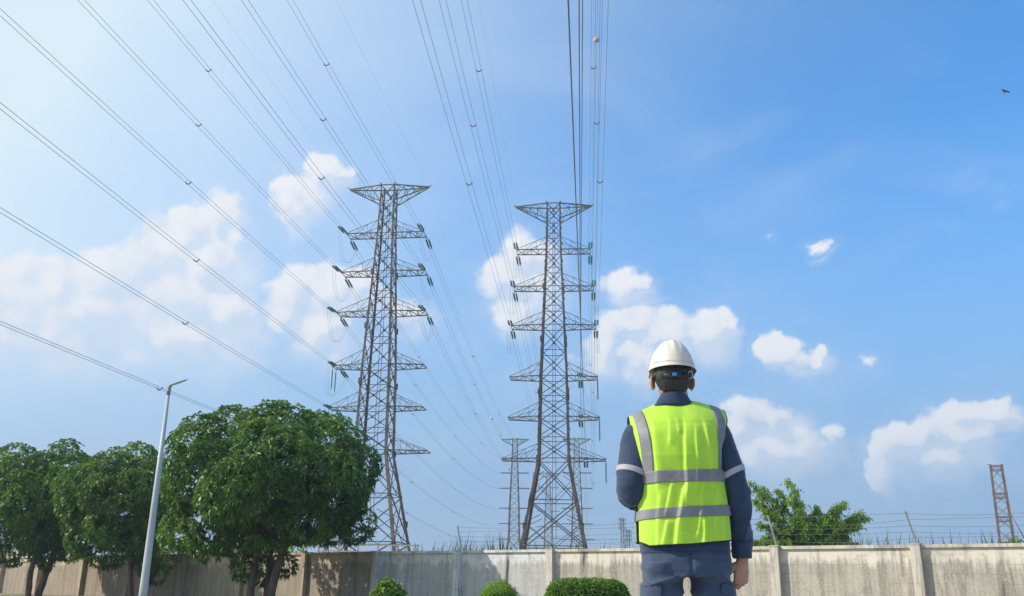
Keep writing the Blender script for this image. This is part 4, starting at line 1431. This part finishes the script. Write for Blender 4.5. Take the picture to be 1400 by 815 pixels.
aL, dL = sleeve_axis(V, QL); aR, dR = sleeve_axis(V, QR)
isL = (V[:, 0] < -.17) & (dL < .09); isR = (V[:, 0] > .15) & (dR < .085)
disp = .0022 * vnoise(V * (12, 12, 14), 6) + .0012 * vnoise(V * (40, 40, 30), 8)
# rings of compression folds at the elbows and above the cuff, long draw lines below the shoulder
ang = np.arctan2(V[:, 1], V[:, 0] - np.where(V[:, 0] < 0, -.22, .235))
crz = lambda q: 1 - 2 * np.abs(np.sin(q / 2)) ** .6
fold = crz(aL * 62 + 2.6 * np.sin(ang * 1.0 + .6) + 2.0 * vnoise(V * 9, 12)) * .0060 * np.exp(-((aL - .34) / .09) ** 2)
disp = disp + np.where(isL, fold, 0)
fold = (crz(aR * 60 + 2.2 * np.sin(ang + .8) + 2.2 * vnoise(V * 8, 13)) * .0045 * np.exp(-((aR - .32) / .12) ** 2) + crz(ang * 3 + aR * 22 + 2 * vnoise(V * 6, 14)) * .0075 * np.clip((aR - .28) / .2, 0, 1))
disp = disp + np.where(isR, fold, 0)
V = V + N * disp[:, None]
mesh_obj('jacket', V, Fs, M['navy'], person, True)
# cuff and its placket on the right sleeve
cuff = MB()
c0 = WR_R + (0, 0, .004)
ax_ = (EL_R - WR_R) / np.linalg.norm(EL_R - WR_R)
ro = [ring(c0 + ax_ * h, .0385 * s, .042 * s, 2.2, 30) for h, s in ((.062, 1.06), (.045, 1.03), (.02, 1.0), (0, .985))]
ri = [ring(c0 + ax_ * h, .0355 * s, .039 * s, 2.2, 30) for h, s in ((0, .985), (.02, 1.0), (.05, 1.0))]
cuff.loft(ro + ri)
cuff.build('cuff', M['navy'], person, True)

# folded shirt collar
cl = MB()
ro = []
for h, a, b, cy in ((1.520, .100, .080, .030), (1.535, .086, .076, .026), (1.555, .069, .069, .021), (1.572, .058, .064, .018), (1.583, .053, .061, .018)):
    rr = ring((-.020 + (.0 if h > 1.55 else .003), cy, h), a, b, 2.0, 40)
    # lower towards the throat
    ro.append([(x, y, z - max(0, y - .0) * .45) for x, y, z in rr])
ri = [[(x * .93 - .0015, y * .92 + .0015, z) for x, y, z in r_] for r_ in reversed(ro)]
cl.loft(ro + ri)
V = np.array(cl.v); V[:, 2] += .0025 * np.sin(V[:, 0] * 60)
mesh_obj('collar', V, cl.f, M['navy'], person, True)


# ---- hi-vis vest
ARM_L = [(1.18, 1.0), (1.215, .985), (1.25, .955), (1.327, .935), (1.387, .96), (1.44, .985), (1.49, .99), (1.6, .99)]


def th_edge(z, left):
    """angle at which the panel ends (armhole above z=1.2)"""
    z = np.asarray(z, float)
    if left:   # x of the edge, from the photograph's silhouette
        xe = np.interp(z, [1.19, 1.225, 1.26, 1.327, 1.387, 1.43, 1.473, 1.55], [.190, .181, .178, .187, .203, .210, .213, .213])
        a = lerp_tab(z, A_L) + G
    else:
        xe = np.interp(z, [1.19, 1.225, 1.26, 1.325, 1.392, 1.43, 1.47, 1.515, 1.56], [.170, .157, .148, .1455, .167, .182, .196, .192, .190])
        a = lerp_tab(z, A_R) + G
    r = np.clip(xe / a, 0, 1)
    return np.arcsin(r) * np.where(z < 1.20, 1.0, 1.0)


G = .013


def vest_disp(x, z):
    """soft drape: vertical ridges that fan out towards the hem, plus broad ripples"""
    P = np.stack([x * 9, np.zeros_like(x), z * 4.0], -1)
    w = vnoise(P.reshape(-1, 3), 21).reshape(x.shape) * .0045
    P = np.stack([x * 22, np.zeros_like(x), z * 9.0], -1)
    w = w + vnoise(P.reshape(-1, 3), 22).reshape(x.shape) * .0022
    low = np.clip((1.50 - z) / .16, 0, 1)
    def ridge(x0, z0, x1, z1, amp, wid, grow=0.4, bow=0.0):
        # a draped fold: steep on one flank, running out softly on the other
        t = (z0 - z) / (z0 - z1)
        xc = x0 + (x1 - x0) * t + bow * np.sin(np.pi * np.clip(t, 0, 1)) + .004 * vnoise(np.stack([z * 14 + x0 * 50, z * 0, z * 0], -1).reshape(-1, 3), 27).reshape(z.shape)
        q = x - xc
        wl = wid * .45; wr = wid * (1.5 + grow * np.clip(t, 0, 1.2))
        prof = np.where(q < 0, np.exp(-(q / wl) ** 2), np.exp(-(q / wr) ** 2))
        return amp * prof * np.clip((t + .03) / .18, 0, 1) * np.clip((1.25 - t) / .25, 0, 1)
    w = w + ridge(.002, 1.475, -.006, 1.16, .0125, .017, .6)
    w = w + ridge(-.006, 1.19, -.055, .955, .0120, .018, 1.0, -.006)
    w = w + ridge(.040, 1.44, .036, 1.20, .0060, .014, .3)
    w = w + ridge(.078, 1.465, .098, 1.22, .0135, .018, .5)
    w = w + ridge(-.128, 1.475, -.118, 1.20, .0105, .014, .5)
    w = w + ridge(-.060, 1.47, -.066, 1.36, .0060, .012, .3)
    w = w + ridge(-.030, 1.46, -.026, 1.40, .0055, .011, .3)
    w = w + ridge(.060, 1.20, .034, 1.02, .0085, .015, .6, .008)
    w = w + ridge(.125, 1.19, .106, 1.03, .0075, .013, .5)
    w = w + ridge(.060, 1.06, .052, .95, .0085, .014, .6)
    w = w + ridge(.135, 1.10, .140, .95, .0060, .013, .5)
    w = w + ridge(-.110, 1.16, -.128, .95, .0085, .015, .7)
    w = w + ridge(-.085, 1.05, -.105, .95, .0080, .014, .6)
    w = w + ridge(-.060, 1.20, -.085, 1.08, .0060, .013, .5)
    # yoke line across the shoulder blades
    w = w - .003 * np.exp(-((z - 1.432 - .06 * x) / .006) ** 2) * (np.abs(x) < .13)
    return w * low


def vest_pt(th, z, off=0.0, back=True):
    p = torso_pt(th, z, G, back)
    if back:
        w = vest_disp(p[..., 0], p[..., 2])
        c = np.cos(th)
        p[..., 1] -= (w + off) * c + 0
        p[..., 0] += (w * .5 + off) * np.sin(th)
    else:
        p[..., 1] += off * np.cos(th); p[..., 0] += off * np.sin(th)
    return p


def hem(th, back=True):
    """the hem climbs a little to the right, rounded at the left corner"""
    s = np.sin(th)
    return (.957 + .010 * s + .020 * np.clip(-s - .80, 0, 1) / .2 + .010 * np.clip(s, 0, 1)) if back else .965 + 0 * s


def vest_panel(back, nu=220, nv=170):
    us = np.linspace(-1, 1, nu); vs = np.linspace(0, 1, nv)
    VV = np.zeros((nv, nu, 3))
    for i, v in enumerate(vs):
        z = np.full(nu, .96 + v * .60)
        for _ in range(4):
            te = np.where(us < 0, th_edge(z, True), th_edge(z, False))
            th = us * te
            zt = ztop(np.sin(th) * np.where(us < 0, lerp_tab(z, A_L), lerp_tab(z, A_R))) + G * .6
            h0 = hem(th, back)
            z = h0 + v * (zt - h0)
        VV[i] = vest_pt(th, z, 0, back)
    return VV


def grid_faces(nv, nu, flip=False):
    f = []
    for i in range(nv - 1):
        for j in range(nu - 1):
            q = (i * nu + j, i * nu + j + 1, (i + 1) * nu + j + 1, (i + 1) * nu + j)
            f.append(q[::-1] if flip else q)
    return f


vest = MB()
VB = vest_panel(True); VF = vest_panel(False, 60, 70)
# neckline: the back panel stops a little under the collar
vest.add(VB.reshape(-1, 3), grid_faces(*VB.shape[:2]))
nf = grid_faces(*VF.shape[:2], True)
vf = VF.reshape(-1, 3)
# open V at the front
nf = [f for f in nf if not (vf[list(f), 2].mean() > 1.30 and abs(vf[list(f), 0].mean() + .01) < .012 + (vf[list(f), 2].mean() - 1.30) * .42)]
vest.add(vf, nf)
vo = vest.build('vest', M['lime'], person, True)
m_ = vo.modifiers.new('solid', 'SOLIDIFY'); m_.thickness = .0022; m_.offset = 0


def edge_tube(P, r=.0032):
    mb = MB().tube(P, r, 6); return mb


# dark binding along armholes, neck and hem
zsb = np.linspace(1.205, 1.53, 50)
for left in (True, False):
    i0 = 0 if left else -1
    col = VB[:, i0]; sel = col[col[:, 2] > 1.20]
    sel2 = VF[:, i0][VF[:, i0][:, 2] > 1.20]
    pts = np.concatenate([sel, sel2[::-1]])
    edge_tube(pts, .0036).build('binding', M['trim'], vo, True)
edge_tube(VB[0] + (0, .001, -.001)).build('binding', M['trim'], vo, True)
edge_tube(VF[0] + (0, -.001, -.001)).build('binding', M['trim'], vo, True)


def tape(fn_th, fn_z, nu, nv, name, mat, back=True, parent=None):
    """strip of tape that follows the vest; fn_* map (u,v) in 0..1 to surface parameters"""
    u, v = np.meshgrid(np.linspace(0, 1, nu), np.linspace(0, 1, nv))
    th = fn_th(u, v); z = fn_z(u, v)
    P = vest_pt(th, z, .0038, back)
    f = grid_faces(nv, nu, not back)
    o = mesh_obj(name, P.reshape(-1, 3), f, mat, parent or vo, True)
    m_ = o.modifiers.new('solid', 'SOLIDIFY'); m_.thickness = .0016; m_.offset = 0
    return o


def x_to_th(x, z):
    a = np.where(x < 0, lerp_tab(z, A_L) + G, lerp_tab(z, A_R) + G)
    return np.arcsin(np.clip(x / a, -.999, .999))


H2 = math.pi / 2 * .985
# two tapes round the body (z: left edge, right edge)
for (zl0, zr0, zl1, zr1) in ((1.186, 1.206, 1.233, 1.253), (1.045, 1.075, 1.083, 1.117)):
    for back in (True, False):
        tape(lambda u, v: -H2 + 2 * H2 * u, lambda u, v: (zl0 + (zr0 - zl0) * u) * (1 - v) + (zl1 + (zr1 - zl1) * u) * v, 200, 12, 'reflective_tape', M['tape'], back)
# two braces over the shoulders
zz_l = [1.225, 1.267, 1.35, 1.42, 1.495, 1.53]
zz_r = [1.245, 1.335, 1.392, 1.46, 1.521, 1.56]
for left in (True, False):
    if left:
        xi = lambda z: np.interp(z, zz_l, [-.130, -.131, -.137, -.146, -.155, -.158])
        xo = lambda z: np.interp(z, zz_l, [-.169, -.168, -.177, -.187, -.197, -.200])
        zlo, zhi = 1.222, 1.520
    else:
        xi = lambda z: np.interp(z, zz_r, [.125, .132, .130, .133, .125, .122])
        xo = lambda z: np.interp(z, zz_r, [.140, .1455, .168, .176, .166, .162])
        zlo, zhi = 1.248, 1.535
    zf = lambda u, v: zlo + (np.minimum(zhi, ztop(np.where(left, -1, 1) * .15) + .008) - zlo) * v
    for back in (True, False):
        tape(lambda u, v: x_to_th(xi(zf(u, v)) * (1 - u) + xo(zf(u, v)) * u, zf(u, v)), zf, 8, 60, 'reflective_tape', M['tape'], back)


# silver tapes on the sleeves
def sleeve_band(Q, Rq, a0, a1, grow, tilt, name):
    seg = np.r_[0, np.cumsum(np.linalg.norm(np.diff(Q, axis=0), axis=1))]
    ro, ri = [], []
    for a in np.linspace(a0, a1, 5):
        c = np.array([np.interp(a, seg, Q[:, j]) for j in range(3)]); r = np.interp(a, seg, Rq)
        d = np.array([np.interp(a + .01, seg, Q[:, j]) - np.interp(a - .01, seg, Q[:, j]) for j in range(3)]); d /= np.linalg.norm(d)
        e1 = np.cross(d, (0, 1, 0)); e1 /= np.linalg.norm(e1); e2 = np.cross(e1, d)
        for lst, g in ((ro, grow), (ri, grow - .004)):
            lst.append([c + (e1 * math.cos(t) + e2 * math.sin(t)) * (r + g) + d * tilt * math.cos(t) for t in np.linspace(0, 2 * math.pi, 37)[:-1]])
    MB().loft(ro + ri[::-1]).build(name, M['tapelight'], person, True)


def arc_at(Q, z):
    seg = np.r_[0, np.cumsum(np.linalg.norm(np.diff(Q, axis=0), axis=1))]
    i = int(np.argmin(np.abs(Q[:18, 2] - z))); return seg[i]


sleeve_band(QL, RL, arc_at(QL, 1.252), arc_at(QL, 1.224), .0035, .006, 'sleeve_tape')
sleeve_band(QR, RR, arc_at(QR, 1.262), arc_at(QR, 1.232), .0035, -.012, 'sleeve_tape')

# ---- trousers
tr = MB()
tr.loft([ring((0, cy, z), a, b, 2.4, 36) for z, a, b, cy in ((.835, .176, .112, -.010), (.86, .178, .118, -.012), (.90, .178, .117, -.008), (.94, .176, .110, 0), (.985, .172, .104, 0))])
for sg in (-1, 1):
    rings = []
    for z, cx, a, b, cy in ((.885, .094, .086, .110, -.012), (.85, .095, .0845, .108, -.012), (.80, .0955, .0835, .100, -.008), (.74, .097, .0815, .094, -.004), (.62, .100, .078, .086, -.004), (.50, .104, .072, .078, -.008), (.36, .108, .068, .074, -.012), (.22, .111, .064, .070, -.002), (.08, .113, .063, .072, .01)):
        rings.append(ring((sg * cx, cy, z), a, b, 2.3, 30))
    tr.loft(rings)
V, N, Fs = remeshed(tr, .0050, 4)
d = .003 * vnoise(V * (16, 16, 12), 31) + .002 * vnoise(V * (36, 36, 30), 32)
# folds under the seat: slanting from the crotch outwards
s_ = np.abs(V[:, 0] - .0)
ph = (V[:, 2] - .79) * 95 + s_ * 30 + 2.6 * vnoise(V * (9, 9, 6), 33)
crease = lambda q: 1 - 2 * np.abs(np.sin(q / 2)) ** .55
d = d + crease(ph) * .0125 * np.exp(-((V[:, 2] - .805) / .05) ** 2) * np.clip(s_ / .03, .3, 1) * (V[:, 1] < .05)
ph = (V[:, 2]) * 60 - s_ * 60 + 3 * vnoise(V * 7, 34)
d = d + crease(ph) * .007 * np.exp(-((V[:, 2] - .72) / .09) ** 2)
d = d + np.sin(V[:, 2] * 75 + 3 * vnoise(V * 8, 35)) * .004 * np.exp(-((V[:, 2] - .18) / .10) ** 2)
# seat seam
d = d - .006 * np.exp(-(V[:, 0] / .007) ** 2) * (V[:, 1] < 0) * (V[:, 2] > .82)
V = V + N * d[:, None]
to = mesh_obj('trousers', V, Fs, M['navytrouser'], person, True)
# waist yoke seam and thigh pockets
MB().tube([(x, y, z) for x, y, z in ring((0, -.003, .925), .1785, .116, 2.4, 48)], .0018, 6, False).build('seam', M['navytrouser'], to, True)
for sg in (-1, 1):
    pk_ = MB()
    x0, z1 = sg * .176, .812
    n_ = 9; prof = []
    for zz, o in ((.58, .004), (.62, .014), (.70, .016), (.785, .013), (z1, .005)):
        r_ = []
        for k in range(n_):
            t = R(-78 + 105 * k / (n_ - 1))
            cx = sg * .098; rx, ry = np.interp(zz, [.5, .62, .8], [.072, .078, .0835]) + o * math.sin(math.pi * (k + .5) / n_), np.interp(zz, [.5, .62, .8], [.078, .086, .10]) + o * math.sin(math.pi * (k + .5) / n_)
            r_.append((cx + sg * rx * math.cos(t), -.006 + ry * math.sin(t), zz))
        prof.append(r_)
    vs = [p for r_ in prof for p in r_]
    po_ = mesh_obj('cargo_pocket', vs, grid_faces(5, n_, sg < 0), M['navytrouser'], to, True)
    m_ = po_.modifiers.new('solid', 'SOLIDIFY'); m_.thickness = .006
    m_ = po_.modifiers.new('sub', 'SUBSURF'); m_.levels = 2; m_.render_levels = 2

# boots
for sg in (-1, 1):
    bm_ = MB()
    bm_.tube([(sg * .112, .0, .03), (sg * .112, .004, .10), (sg * .112, .012, .20)], [.056, .054, .052], 20)
    bm_.loft([[(sg * (.112 + .014 * t) + w * math.cos(q), -.075 + .285 * t, h + h * math.sin(q) * .98) for q in np.linspace(0, 2 * math.pi, 21)[:-1]]
              for t, w, h in ((0, .030, .040), (.1, .042, .046), (.35, .046, .052), (.6, .050, .044), (.85, .048, .032), (.97, .034, .022), (1, .014, .012))])
    V, N, Fs = remeshed(bm_, .006, 3); V[:, 2] = np.maximum(V[:, 2], 0.0)
    mesh_obj('boot', V, Fs, M['boot'], person, True)
